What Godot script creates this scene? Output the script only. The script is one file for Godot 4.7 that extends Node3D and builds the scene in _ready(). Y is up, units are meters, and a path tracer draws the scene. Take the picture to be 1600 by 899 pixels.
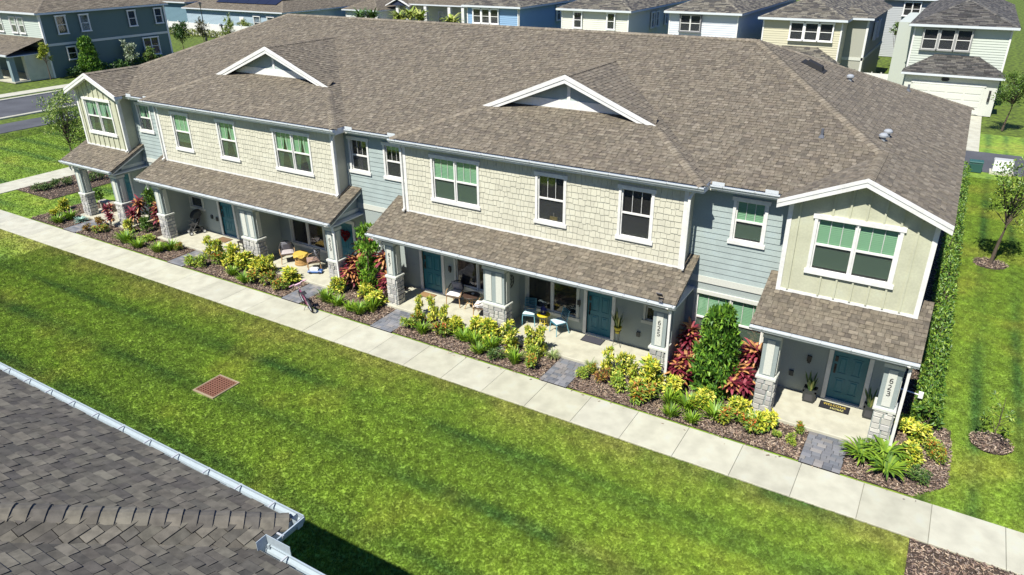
extends Node3D
# A row of two-storey townhouses seen from a drone: x runs along the facade, z towards the lawn, y up, metres.

const CAM := Vector3(1.4127, 12.4429, 16.9484)
const BAY := -2.69      # face of the shingled bays and gables
const REC := -3.32      # face of the recessed walls and of the porch walls
const SLAB := 0.10      # porch floor
const P := 0.4          # roof pitch
const EY := 6.23        # eave of the main roof
const EZ := -2.92
const RZ := -10.53
const XR := 2.04
const XL := -35.5

var rng := RandomNumberGenerator.new()
var counts := {}
var M := {}


# ---------------------------------------------------------------- geometry helper
class Geo:
	var v := PackedVector3Array()
	var c := PackedColorArray()
	var col := Color(1, 1, 1)

	func tri(a: Vector3, b: Vector3, d: Vector3) -> void:
		v.push_back(a); v.push_back(b); v.push_back(d)
		c.push_back(col); c.push_back(col); c.push_back(col)

	func quad(a: Vector3, b: Vector3, d: Vector3, e: Vector3) -> void:
		tri(a, b, d); tri(a, d, e)

	func hexa(p: Array) -> void:   # 0-3 one ring, 4-7 the opposite ring
		quad(p[0], p[1], p[2], p[3]); quad(p[7], p[6], p[5], p[4])
		for i in 4:
			var j := (i + 1) % 4
			quad(p[i], p[i + 4], p[j + 4], p[j])

	func box(x0: float, y0: float, z0: float, x1: float, y1: float, z1: float) -> void:
		hexa([Vector3(x0, y0, z0), Vector3(x1, y0, z0), Vector3(x1, y1, z0), Vector3(x0, y1, z0), Vector3(x0, y0, z1), Vector3(x1, y0, z1), Vector3(x1, y1, z1), Vector3(x0, y1, z1)])

	func cbox(x0: float, y0: float, z0: float, x1: float, y1: float, z1: float, b: float) -> void:   # box with its top edges chamfered
		box(x0, y0, z0, x1, y1 - b, z1)
		hexa([Vector3(x0, y1 - b, z0), Vector3(x1, y1 - b, z0), Vector3(x1, y1 - b, z1), Vector3(x0, y1 - b, z1), Vector3(x0 + b, y1, z0 + b), Vector3(x1 - b, y1, z0 + b), Vector3(x1 - b, y1, z1 - b), Vector3(x0 + b, y1, z1 - b)])

	func obox(t: Transform3D, s: Vector3) -> void:
		var p := []
		for k in [Vector3(-1, -1, -1), Vector3(1, -1, -1), Vector3(1, 1, -1), Vector3(-1, 1, -1), Vector3(-1, -1, 1), Vector3(1, -1, 1), Vector3(1, 1, 1), Vector3(-1, 1, 1)]:
			p.push_back(t * (k * s * 0.5))
		hexa(p)

	func beam(a: Vector3, b: Vector3, up: Vector3, w: float, h: float) -> void:   # square bar from a to b; h along up, w across
		var d := (b - a).normalized()
		var s := d.cross(up).normalized() * w * 0.5
		var u := s.cross(d).normalized() * h * 0.5
		hexa([a - s - u, a + s - u, a + s + u, a - s + u, b - s - u, b + s - u, b + s + u, b - s + u])

	func prism(poly: Array, e: Vector3) -> void:   # convex polygon swept along e
		var n := poly.size()
		for i in range(1, n - 1):
			tri(poly[0], poly[i], poly[i + 1])
			tri(poly[0] + e, poly[i + 1] + e, poly[i] + e)
		for i in n:
			var j := (i + 1) % n
			quad(poly[i], poly[i] + e, poly[j] + e, poly[j])

	func strip(prof: Array, e: Vector3) -> void:   # open profile swept along e
		for i in prof.size() - 1:
			quad(prof[i], prof[i] + e, prof[i + 1] + e, prof[i + 1])

	func tube(path: Array, r: float, n := 6, r2 := -1.0) -> void:
		if r2 < 0.0: r2 = r
		var rings := []
		for i in path.size():
			var d: Vector3 = (path[mini(i + 1, path.size() - 1)] - path[maxi(i - 1, 0)]).normalized()
			var s := d.cross(Vector3.UP if absf(d.y) < 0.9 else Vector3.RIGHT).normalized()
			var u := s.cross(d)
			var rr := lerpf(r, r2, float(i) / maxi(path.size() - 1, 1))
			var ring := []
			for k in n:
				var a := TAU * k / n
				ring.push_back(path[i] + (s * cos(a) + u * sin(a)) * rr)
			rings.push_back(ring)
		for i in rings.size() - 1:
			for k in n:
				var m := (k + 1) % n
				quad(rings[i][k], rings[i][m], rings[i + 1][m], rings[i + 1][k])
		for k in range(1, n - 1):
			tri(rings[0][0], rings[0][k + 1], rings[0][k])
			tri(rings[-1][0], rings[-1][k], rings[-1][k + 1])

	func lathe(at: Vector3, prof: Array, n := 14) -> void:   # prof: Vector2(radius, height)
		for i in prof.size() - 1:
			for k in n:
				var a := TAU * k / n
				var b := TAU * (k + 1) / n
				var p: Vector2 = prof[i]
				var q: Vector2 = prof[i + 1]
				quad(at + Vector3(cos(a) * p.x, p.y, sin(a) * p.x), at + Vector3(cos(b) * p.x, p.y, sin(b) * p.x), at + Vector3(cos(b) * q.x, q.y, sin(b) * q.x), at + Vector3(cos(a) * q.x, q.y, sin(a) * q.x))

	func ring(ctr: Vector3, ax: Vector3, r: float, t: float, n := 18) -> void:   # torus
		var s := ax.cross(Vector3.UP if absf(ax.y) < 0.9 else Vector3.RIGHT).normalized()
		var u := s.cross(ax).normalized()
		var m := 6
		var f := func(i: int, j: int) -> Vector3:
			var a := TAU * i / n
			var b := TAU * j / m
			var d := s * cos(a) + u * sin(a)
			return ctr + d * (r + t * cos(b)) + ax * (t * sin(b))
		for i in n:
			for j in m:
				quad(f.call(i, j), f.call(i + 1, j), f.call(i + 1, j + 1), f.call(i, j + 1))

	func leaf(b: Vector3, d: Vector3, up: Vector3, l: float, w: float) -> void:
		var s := d.cross(up).normalized()
		var n := s.cross(d).normalized()
		var m := b + d * l * 0.45
		var t := b + d * l - n * l * 0.12
		tri(b, m + s * w * 0.5 + n * w * 0.18, t)
		tri(b, t, m - s * w * 0.5 + n * w * 0.18)

	func blade(b: Vector3, d: Vector3, l: float, w: float, droop: float) -> void:   # long leaf in three pieces that bends over
		var s := d.cross(Vector3.UP).normalized()
		if s.length() < 0.1: s = Vector3.RIGHT
		var flat := Vector3(d.x, 0, d.z).normalized()
		var p0 := b
		var p1 := b + d * l * 0.4
		var d2 := (d + flat * droop * 0.6 - Vector3.UP * droop * 0.5).normalized()
		var p2 := p1 + d2 * l * 0.35
		var d3 := (d2 + flat * droop * 0.4 - Vector3.UP * droop * 0.9).normalized()
		var p3 := p2 + d3 * l * 0.25
		var n := s.cross(d).normalized() * w * 0.15
		quad(p0 - s * w * 0.25, p0 + s * w * 0.25, p1 + s * w * 0.5 + n, p1 - s * w * 0.5 + n)
		quad(p1 - s * w * 0.5 + n, p1 + s * w * 0.5 + n, p2 + s * w * 0.38, p2 - s * w * 0.38)
		tri(p2 - s * w * 0.38, p2 + s * w * 0.38, p3)

	func mesh() -> ArrayMesh:
		var m := ArrayMesh.new()
		if v.is_empty():
			return m
		var a := []
		a.resize(Mesh.ARRAY_MAX)
		a[Mesh.ARRAY_VERTEX] = v
		a[Mesh.ARRAY_COLOR] = c
		m.add_surface_from_arrays(Mesh.PRIMITIVE_TRIANGLES, a)
		return m


# ---------------------------------------------------------------- scene helper
func numbered(called: String, under: Node) -> String:
	var key := str(under.get_instance_id()) + called
	var n: int = counts.get(key, 0)
	counts[key] = n + 1
	return called if n == 0 else "%s_%03d" % [called, n]

func tag(o: Node, label: String, category := "", group := "", kind := "") -> void:
	if label: o.set_meta("label", label)
	if category: o.set_meta("category", category)
	if group: o.set_meta("group", group)
	if kind: o.set_meta("kind", kind)

func thing(called: String, label: String, category: String, at := Vector3.ZERO, group := "", turn := 0.0) -> Node3D:
	var o := Node3D.new()
	o.name = numbered(called, self)
	add_child(o, true)
	o.position = at
	o.rotation.y = turn
	tag(o, label, category, group)
	return o

func part(parent: Node, called: String, g: Geo, m: Material, at := Vector3.ZERO) -> MeshInstance3D:
	return mpart(parent, called, g.mesh(), m, at)

func mpart(parent: Node, called: String, me: Mesh, m: Material, at := Vector3.ZERO) -> MeshInstance3D:
	var o := MeshInstance3D.new()
	o.mesh = me
	o.material_override = m
	o.name = numbered(called, parent)
	parent.add_child(o, true)
	o.position = at
	return o

func struct(called: String, g: Geo, m: Material, label := "") -> MeshInstance3D:
	var o := part(self, called, g, m)
	tag(o, label, "", "", "structure")
	return o

func gbox(x0: float, y0: float, z0: float, x1: float, y1: float, z1: float) -> Geo:
	var g := Geo.new()
	g.box(x0, y0, z0, x1, y1, z1)
	return g

func jit(c: Color, a: float) -> Color:
	var k := 1.0 + rng.randf_range(-a, a)
	return Color(c.r * k, c.g * k, c.b * k)

func lin(r: float, g: float, b: float) -> Color:   # a linear base colour for albedo_color
	return Color(r, g, b).linear_to_srgb()

func noise_tex(freq: float, lo: float, hi: float, seedn: int, size := 512, octaves := 4, tint := Color(1, 1, 1)) -> ImageTexture:
	var n := FastNoiseLite.new()
	n.seed = seedn
	n.frequency = freq
	n.fractal_octaves = octaves
	var im := n.get_seamless_image(size, size)
	im.convert(Image.FORMAT_RGB8)
	var b := im.get_data()
	for i in range(0, b.size(), 3):
		var k := lo + (hi - lo) * b[i] / 255.0
		b[i] = int(clampf(k * tint.r, 0, 1) * 255)
		b[i + 1] = int(clampf(k * tint.g, 0, 1) * 255)
		b[i + 2] = int(clampf(k * tint.b, 0, 1) * 255)
	return ImageTexture.create_from_image(Image.create_from_data(size, size, false, Image.FORMAT_RGB8, b))

func mat(name_: String, c: Color, rough := 0.8, tex: Texture2D = null, scale := 1.0, metal := 0.0) -> StandardMaterial3D:
	var m := StandardMaterial3D.new()
	m.resource_name = name_
	m.albedo_color = lin(c.r, c.g, c.b)
	m.roughness = rough
	m.metallic = metal
	m.vertex_color_use_as_albedo = true
	if tex:
		m.albedo_texture = tex
		m.uv1_triplanar = true
		m.uv1_world_triplanar = true
		m.uv1_scale = Vector3.ONE * scale
	M[name_] = m
	return m

func coarse(m: StandardMaterial3D, tex: Texture2D, scale: float) -> void:
	m.detail_enabled = true
	m.detail_albedo = tex
	m.detail_blend_mode = BaseMaterial3D.BLEND_MODE_MUL
	m.detail_uv_layer = BaseMaterial3D.DETAIL_UV_2
	m.uv2_triplanar = true
	m.uv2_world_triplanar = true
	m.uv2_scale = Vector3.ONE * scale

func materials() -> void:
	var speck := noise_tex(0.35, 0.84, 1.0, 3, 512, 2)
	var blotch := noise_tex(0.012, 0.8, 1.0, 5, 512, 5)
	var fine := noise_tex(0.05, 0.93, 1.0, 9, 512, 4)
	var stain := noise_tex(0.016, 0.91, 1.05, 21, 512, 5, Color(1, 0.99, 0.955))
	var grain := noise_tex(0.3, 0.7, 1.0, 31, 512, 3)
	var dirt := noise_tex(0.012, 0.945, 1.03, 51, 512, 6, Color(1, 0.995, 0.98))
	var bump := noise_tex(0.25, 0.0, 1.0, 14, 512, 3)
	var m := mat("shingle", Color(1, 1, 1), 0.95, grain, 1.3)
	coarse(m, noise_tex(0.02, 0.72, 1.12, 41, 1024, 7), 0.3)
	m = mat("concrete", Color(0.555, 0.55, 0.465), 0.9, speck, 1.7)
	coarse(m, stain, 0.16)
	m = mat("slab", Color(0.57, 0.56, 0.475), 0.9, speck, 2.0)
	coarse(m, stain, 0.23)
	m = mat("asphalt", Color(0.11, 0.115, 0.125), 0.95, speck, 0.8)
	coarse(m, blotch, 0.05)
	m = mat("stucco", Color(0.36, 0.41, 0.39), 0.95, fine, 0.7)
	m.heightmap_enabled = true
	m.heightmap_texture = bump
	m.heightmap_scale = 0.5
	m = mat("siding_blue", Color(0.38, 0.452, 0.45), 0.75, fine, 0.5)
	coarse(m, dirt, 0.22)
	m = mat("siding_cream", Color(0.615, 0.6, 0.49), 0.8, fine, 0.8)
	coarse(m, dirt, 0.22)
	m = mat("batten_wall", Color(0.535, 0.545, 0.41), 0.8, fine, 0.5)
	coarse(m, dirt, 0.22)
	m = mat("white", Color(0.8, 0.8, 0.785), 0.5, fine, 0.3)
	coarse(m, dirt, 0.3)
	mat("gutter", Color(0.64, 0.68, 0.70), 0.35, fine, 0.6)
	mat("gutter_grey", Color(0.36, 0.42, 0.45), 0.4, fine, 0.6)
	mat("trim_panel", Color(0.62, 0.63, 0.56), 0.7, fine, 0.6)
	mat("column_paint", Color(0.3, 0.35, 0.34), 0.75, fine, 0.6)
	mat("soffit", Color(0.62, 0.63, 0.6), 0.8)
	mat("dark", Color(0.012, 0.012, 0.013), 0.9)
	mat("black", Color(0.02, 0.02, 0.022), 0.5)
	mat("door", Color(0.025, 0.175, 0.225), 0.4, fine, 0.7)
	mat("blind", Color(0.2, 0.4, 0.23), 0.7)
	mat("plain", Color(1, 1, 1), 0.75)
	mat("satin", Color(1, 1, 1), 0.45)
	mat("stone", Color(1, 1, 1), 0.9, speck, 3.0)
	mat("paver", Color(1, 1, 1), 0.92, speck, 3.0)
	mat("soil", Color(0.06, 0.042, 0.03), 1.0, speck, 2.0)
	mat("chips", Color(1, 1, 1), 0.95)
	m = mat("leaf", Color(1, 1, 1), 0.5)
	m.backlight_enabled = true
	m.backlight = Color(0.45, 0.45, 0.2)
	mat("bark", Color(0.12, 0.09, 0.065), 0.95, speck, 4.0)
	mat("metal", Color(0.4, 0.41, 0.42), 0.7)
	mat("vent_metal", Color(0.30, 0.32, 0.34), 0.75)
	mat("pipe_metal", Color(0.1, 0.11, 0.13), 0.7)
	mat("rust", Color(0.24, 0.105, 0.065), 0.85, speck, 3.0, 0.2)
	mat("solar", Color(0.008, 0.012, 0.03), 0.5)
	m = mat("insect_screen", Color(0.075, 0.08, 0.082), 0.9)
	m.transparency = BaseMaterial3D.TRANSPARENCY_ALPHA
	m.albedo_color.a = 0.36
	m = mat("glass", Color(1, 1, 1), 0.03)
	m.transparency = BaseMaterial3D.TRANSPARENCY_ALPHA
	m.albedo_color = Color(0.02, 0.05, 0.045, 0.03)
	m.vertex_color_use_as_albedo = false


# ---------------------------------------------------------------- roofs
const TAN_ROOF := [[0.225, 0.19, 0.138], [0.205, 0.172, 0.124], [0.188, 0.16, 0.118], [0.248, 0.213, 0.158], [0.165, 0.14, 0.105], [0.215, 0.182, 0.132]]
const GREY_ROOF := [[0.158, 0.142, 0.108], [0.14, 0.126, 0.097], [0.124, 0.112, 0.089], [0.174, 0.158, 0.12], [0.108, 0.098, 0.08], [0.148, 0.134, 0.103]]

func at_run(line: Array, r: float) -> float:
	for i in line.size() - 1:
		if r <= line[i + 1].x or i == line.size() - 2:
			var d: float = line[i + 1].x - line[i].x
			return line[i].y if d < 1e-6 else lerpf(line[i].y, line[i + 1].y, (r - line[i].x) / d)
	return line[-1].y

# One roof plane: o on the eave at along = 0, u along the eave, h level and up the slope; lo and hi bound it as Vector2(run, along).
func roof_plane(g: Geo, deck: Geo, o: Vector3, u: Vector3, h: Vector3, pitch: float, lo: Array, hi: Array, pal: Array, solo = null, expo := 0.14, wmin := 0.11, wmax := 0.26, thick := 0.016) -> void:
	var k := sqrt(1.0 + pitch * pitch)
	var w := (h + Vector3.UP * pitch).normalized()
	var n := u.cross(w).normalized()
	if n.y < 0: n = -n
	var stops := []
	for q in lo + hi:
		if not stops.has(q.x): stops.push_back(q.x)
	stops.sort()
	deck.col = Color(0.05, 0.042, 0.035)
	for i in stops.size() - 1:
		var a: float = stops[i] + 1e-4
		var b: float = stops[i + 1] - 1e-4
		deck.quad(o + u * at_run(lo, a) + w * a * k - n * 0.012, o + u * at_run(hi, a) + w * a * k - n * 0.012, o + u * at_run(hi, b) + w * b * k - n * 0.012, o + u * at_run(lo, b) + w * b * k - n * 0.012)
	if g == null:
		return
	var top: float = stops[-1] * k
	var s := 0.0
	var raised := false
	while s < top - 0.01:
		var s1 := minf(s + expo, top)
		var l0 := at_run(lo, s / k + 1e-4)
		var h0 := at_run(hi, s / k + 1e-4)
		var l1 := at_run(lo, s1 / k - 1e-4)
		var h1 := at_run(hi, s1 / k - 1e-4)
		var x := minf(l0, l1) - rng.randf() * wmax
		var stop := maxf(h0, h1)
		while x < stop:
			var x1 := x + rng.randf_range(wmin, wmax)
			var a0 := clampf(x + 0.004, l0, h0)
			var b0 := clampf(x1 - 0.004, l0, h0)
			var a1 := clampf(x + 0.004, l1, h1)
			var b1 := clampf(x1 - 0.004, l1, h1)
			x = x1
			if b0 - a0 < 0.01 and b1 - a1 < 0.01:
				continue
			var p: Array = pal[rng.randi() % pal.size()]
			raised = not raised if rng.randf() < 0.8 else raised      # laminated shingles: teeth and the darker ply between them
			var kk := rng.randf_range(0.9, 1.1) * (1.3 if raised else 1.08)
			var gg: Geo = g
			var mid := o + u * (a0 + b0) * 0.5 + w * s
			var mine: Node = solo.call(mid) if solo != null else null
			if mine: gg = Geo.new()
			gg.col = Color(p[0] * kk, p[1] * kk, p[2] * kk)
			var t := thick * (rng.randf_range(0.9, 1.25) if raised else 0.35)
			var A := o + u * a0 + w * s
			var B := o + u * b0 + w * s
			var C := o + u * b1 + w * s1 + n * 0.001
			var D := o + u * a1 + w * s1 + n * 0.001
			var A1 := A + n * t
			var B1 := B + n * t
			gg.quad(A1, B1, C, D)
			gg.quad(A, B, B1, A1)
			gg.tri(A, A1, D)
			gg.tri(B, C, B1)
			if mine:
				part(mine, "shingle", gg, M.shingle)
		s += expo

func caps(g: Geo, a: Vector3, b: Vector3, pal: Array, step := 0.14, half := 0.15, drop := 0.06) -> void:   # ridge and hip shingles, lapped from a up to b
	var d := (b - a).normalized()
	var s := d.cross(Vector3.UP).normalized()
	var n := s.cross(d).normalized()
	var l := (b - a).length()
	var x := 0.0
	while x < l:
		var p: Array = pal[rng.randi() % pal.size()]
		var kk := rng.randf_range(0.92, 1.12) * 1.45
		g.col = Color(p[0] * kk, p[1] * kk, p[2] * kk)
		var c0 := a + d * x + n * 0.038
		var c1 := a + d * minf(x + step * 1.3, l) + n * 0.02
		for q in [-1.0, 1.0]:
			var m0: Vector3 = c0 + s * q * half * 0.5 - n * drop * 0.3
			var m1: Vector3 = c1 + s * q * half * 0.5 - n * drop * 0.3
			var e0: Vector3 = c0 + s * q * half - n * drop
			var e1: Vector3 = c1 + s * q * half - n * drop
			g.quad(c0, m0, m1, c1)
			g.quad(m0, e0, e1, m1)
			g.quad(c0, c0 - n * 0.02, m0 - n * 0.02, m0)
			g.quad(m0, m0 - n * 0.02, e0 - n * 0.02, e0)
			g.quad(e0, e0 - n * 0.03, e1 - n * 0.02, e1)
		x += step

func gutter(parent: Node, a: Vector3, b: Vector3, out: Vector3, every := 0.9, deep := 0.12, wide := 0.125, m: Material = null) -> MeshInstance3D:
	var g := Geo.new()
	var e := b - a
	var prof := []
	for q in [Vector2(0, 0.0), Vector2(0, -deep), Vector2(wide * 0.62, -deep), Vector2(wide * 0.75, -deep * 0.6), Vector2(wide, -deep * 0.35), Vector2(wide, 0), Vector2(wide - 0.018, 0), Vector2(wide - 0.018, -0.008), Vector2(wide - 0.006, -0.008), Vector2(wide - 0.006, -deep * 0.33), Vector2(wide * 0.71, -deep * 0.57), Vector2(wide * 0.58, -deep + 0.006), Vector2(0.006, -deep + 0.006), Vector2(0.006, 0)]:
		prof.push_back(a + out * q.x + Vector3.UP * q.y)
	g.strip(prof, e)
	for end in [a, b]:
		var f: Array = []
		for q in [Vector2(0, 0.0), Vector2(0, -deep), Vector2(wide * 0.62, -deep), Vector2(wide, -deep * 0.35), Vector2(wide, 0)]:
			f.push_back(end + out * q.x + Vector3.UP * q.y)
		g.prism(f, e.normalized() * (0.004 if end == a else -0.004))
	var o := part(parent, "gutter", g, m if m else M.gutter)
	var l := e.length()
	var hg := Geo.new()
	var x := 0.35
	while x < l - 0.1:
		var c := a + e / l * x
		hg.obox(Transform3D(Basis(e / l, Vector3.UP, out), c + out * wide * 0.5 - Vector3.UP * 0.012), Vector3(0.022, 0.012, wide))
		hg.obox(Transform3D(Basis(e / l, Vector3.UP, out), c + out * (wide + 0.004) - Vector3.UP * 0.02), Vector3(0.03, 0.03, 0.008))
		x += every
	part(o, "hanger", hg, M.metal)
	return o

func downspout(parent: Node, path: Array) -> void:
	var g := Geo.new()
	for i in path.size() - 1:
		var d: Vector3 = (path[i + 1] - path[i]).normalized()
		g.beam(path[i] - d * 0.02, path[i + 1] + d * 0.02, Vector3(0, 0, 1) if absf(d.z) < 0.7 else Vector3.UP, 0.075, 0.06)
	part(parent, "downspout", g, M.white)


# ---------------------------------------------------------------- walls
func cuts(x0: float, x1: float, y0: float, y1: float, holes: Array) -> Array:   # the parts of a rectangle outside the holes, as Rect2
	var xs := [x0, x1]
	for r in holes:
		if r.position.y < y1 and r.end.y > y0:
			for x in [r.position.x, r.end.x]:
				if x > x0 and x < x1: xs.push_back(x)
	xs.sort()
	var res := []
	for i in xs.size() - 1:
		if xs[i + 1] - xs[i] < 0.003: continue
		var mid: float = (xs[i] + xs[i + 1]) * 0.5
		var y := y0
		var hs := []
		for r in holes:
			if mid > r.position.x and mid < r.end.x: hs.push_back(r)
		hs.sort_custom(func(p, q): return p.position.y < q.position.y)
		for r in hs:
			if r.position.y > y: res.push_back(Rect2(xs[i], y, xs[i + 1] - xs[i], minf(r.position.y, y1) - y))
			y = maxf(y, r.end.y)
		if y < y1 - 0.003: res.push_back(Rect2(xs[i], y, xs[i + 1] - xs[i], y1 - y))
	return res

func sheet(x0: float, x1: float, y0: float, y1: float, zf: float, thick: float, holes: Array) -> Geo:
	var g := Geo.new()
	for r in cuts(x0, x1, y0, y1, holes):
		if r.size.y > 0.003:
			g.box(r.position.x, r.position.y, zf - thick, r.end.x, r.end.y, zf)
	return g

func lap_boards(wall: Node, x0: float, x1: float, y0: float, y1: float, zf: float, holes: Array, m: Material, pitch := 0.178, called := "siding_board") -> void:
	var y := y0
	while y < y1 - 0.02:
		var ye := minf(y + pitch, y1)
		for r in cuts(x0, x1, y, ye, holes):
			if r.size.y < 0.02: continue
			var g := Geo.new()
			g.col = jit(Color(1, 1, 1), 0.025)
			var a: float = r.position.x
			var b: float = r.end.x
			var f0 := zf + 0.02
			var f1 := zf + 0.003
			var k: float = (r.end.y - y) / pitch
			f1 = lerpf(f0, f1, k)
			g.hexa([Vector3(a, r.position.y, zf - 0.02), Vector3(b, r.position.y, zf - 0.02), Vector3(b, r.end.y, zf - 0.02), Vector3(a, r.end.y, zf - 0.02), Vector3(a, r.position.y, f0), Vector3(b, r.position.y, f0), Vector3(b, r.end.y, f1), Vector3(a, r.end.y, f1)])
			part(wall, called, g, m)
		y += pitch

var wall_shingles_left := 300
func shake_wall(wall: Node, x0: float, x1: float, y0: float, y1: float, zf: float, holes: Array, solo_from: float) -> void:
	var rest := Geo.new()
	var y := y0
	var pitch := 0.195
	while y < y1 - 0.02:
		var ye := minf(y + pitch, y1)
		var x := x0 - rng.randf() * 0.1
		while x < x1:
			var xe := x + rng.randf_range(0.11, 0.25)
			var stag := rng.randf_range(-0.028, 0.022)
			for r in cuts(clampf(x + 0.004, x0, x1), clampf(xe - 0.004, x0, x1), y, ye, holes):
				if r.size.x < 0.01 or r.size.y < 0.03: continue
				var solo: bool = wall_shingles_left > 0 and r.position.x > solo_from
				var g: Geo = Geo.new() if solo else rest
				g.col = jit(Color(1, 1, 1), 0.06)
				var a: float = r.position.x
				var b: float = r.end.x
				var q: float = r.position.y + (stag if is_equal_approx(r.position.y, y) and y > y0 else 0.0)
				var A := Vector3(a, q, zf + 0.022)
				var B := Vector3(b, q, zf + 0.022)
				var C := Vector3(b, r.end.y + 0.02, zf + 0.002)
				var D := Vector3(a, r.end.y + 0.02, zf + 0.002)
				g.quad(A, B, C, D)
				g.quad(A, B, B - Vector3(0, 0, 0.025), A - Vector3(0, 0, 0.025))
				g.quad(A, D, D - Vector3(0, 0, 0.01), A - Vector3(0, 0, 0.025))
				g.quad(B, C, C - Vector3(0, 0, 0.01), B - Vector3(0, 0, 0.025))
				if solo:
					wall_shingles_left -= 1
					part(wall, "wall_shingle", g, M.siding_cream)
			x = xe
		y += pitch
	var o := part(wall, "wall_shingles", rest, M.siding_cream)
	o.set_meta("kind", "stuff")

func opening(r: Rect2) -> Rect2:   # what a window's casing leaves open
	return Rect2(r.position.x + 0.085, r.position.y + 0.1, r.size.x - 0.17, r.size.y - 0.21)

# A window in a wall that faces +z: r is the outer edge of its casing, zf the face of the wall. blind: how far the blind is drawn, 0 to 1
func curtain(g: Geo, a: float, b: float, y0: float, y1: float, z: float) -> void:   # a pair of pleated drapes tied back to the sides
	for side in 2:
		for i in 9:
			var q := []
			for k in [i, i + 1]:
				var f: float = k / 9.0
				var top: float = lerpf(a, (a + b) * 0.5 + 0.01, f) if side == 0 else lerpf(b, (a + b) * 0.5 - 0.01, f)
				var foot: float = lerpf(a, lerpf(a, b, 0.2), f) if side == 0 else lerpf(b, lerpf(b, a, 0.2), f)
				var zz: float = z + 0.012 * (k % 2)
				q.push_back([Vector3(top, y1, zz), Vector3(lerpf(top, foot, 0.45), lerpf(y1, y0, 0.55), zz), Vector3(foot, y0, zz)])
			g.quad(q[0][0], q[1][0], q[1][1], q[0][1])
			g.quad(q[0][1], q[1][1], q[1][2], q[0][2])

func window(parent: Node, r: Rect2, zf: float, cols := 1, blind := 1.0, muntins := 2, casing: Material = null, called := "window", rail := 0.5) -> MeshInstance3D:
	var o := opening(r)
	var f := zf + 0.045
	var g := Geo.new()
	var x0 := r.position.x
	var x1 := r.end.x
	var y0 := r.position.y
	var y1 := r.end.y
	g.box(x0, y0 + 0.11, zf - 0.1, o.position.x, y1 - 0.12, f)
	g.box(o.end.x, y0 + 0.11, zf - 0.1, x1, y1 - 0.12, f)
	g.box(x0 - 0.045, y1 - 0.12, zf - 0.1, x1 + 0.045, y1, f + 0.015)
	g.box(x0 - 0.045, y0, zf - 0.1, x1 + 0.045, y0 + 0.11, f + 0.03)
	var win := part(parent, called, g, casing if casing else M.white)
	var sg := Geo.new()
	var w := (o.size.x + 0.04) / cols
	var zb := zf - 0.04
	for k in cols:
		var a := o.position.x + k * w
		var b := a + w - 0.04
		if k > 0:
			sg.box(a - 0.04, o.position.y, zf - 0.1, a, o.end.y, f - 0.01)
		var t := 0.04
		var ym := lerpf(o.position.y, o.end.y, rail)
		sg.box(a, o.position.y, zb - 0.03, a + t, o.end.y, zb + 0.03)
		sg.box(b - t, o.position.y, zb - 0.03, b, o.end.y, zb + 0.03)
		sg.box(a + t, o.position.y, zb - 0.03, b - t, o.position.y + t, zb + 0.03)
		sg.box(a + t, o.end.y - t, zb - 0.03, b - t, o.end.y, zb + 0.03)
		if rail > 0.0:
			sg.box(a + t, ym - 0.025, zb - 0.03, b - t, ym + 0.025, zb + 0.035)
		var lower: float = ym if rail > 0.0 else o.position.y
		for q in muntins:
			var x := lerpf(a + t, b - t, float(q + 1) / (muntins + 1))
			sg.box(x - 0.009, lower, zb - 0.012, x + 0.009, o.end.y - t, zb - 0.004)
		part(win, "pane", gbox(a + t, o.position.y + t, zb + 0.004, b - t, o.end.y - t, zb + 0.010), M.glass)
		if rail > 0.0:
			part(win, "insect_screen", gbox(a + t, o.position.y + t, zb - 0.009, b - t, ym - 0.025, zb - 0.006), M.insect_screen)
		if blind > 2.0:
			var kg := Geo.new()
			curtain(kg, a + t, b - t, o.position.y + t, o.end.y - t, zb - 0.045)
			part(win, "curtain", kg, M.blind)
		elif blind > 0.0:
			var bg := Geo.new()
			var y := o.end.y - t
			var end := lerpf(o.end.y, o.position.y, blind)
			while y > end:
				bg.quad(Vector3(a + t, y, zb - 0.035), Vector3(b - t, y, zb - 0.035), Vector3(b - t, y - 0.045, zb - 0.024), Vector3(a + t, y - 0.045, zb - 0.024))
				y -= 0.05
			part(win, "blind", bg, M.blind)
	part(win, "sash", sg, M.white)
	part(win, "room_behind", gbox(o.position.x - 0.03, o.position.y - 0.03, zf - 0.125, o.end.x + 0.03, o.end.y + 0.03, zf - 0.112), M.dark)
	return win

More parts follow.
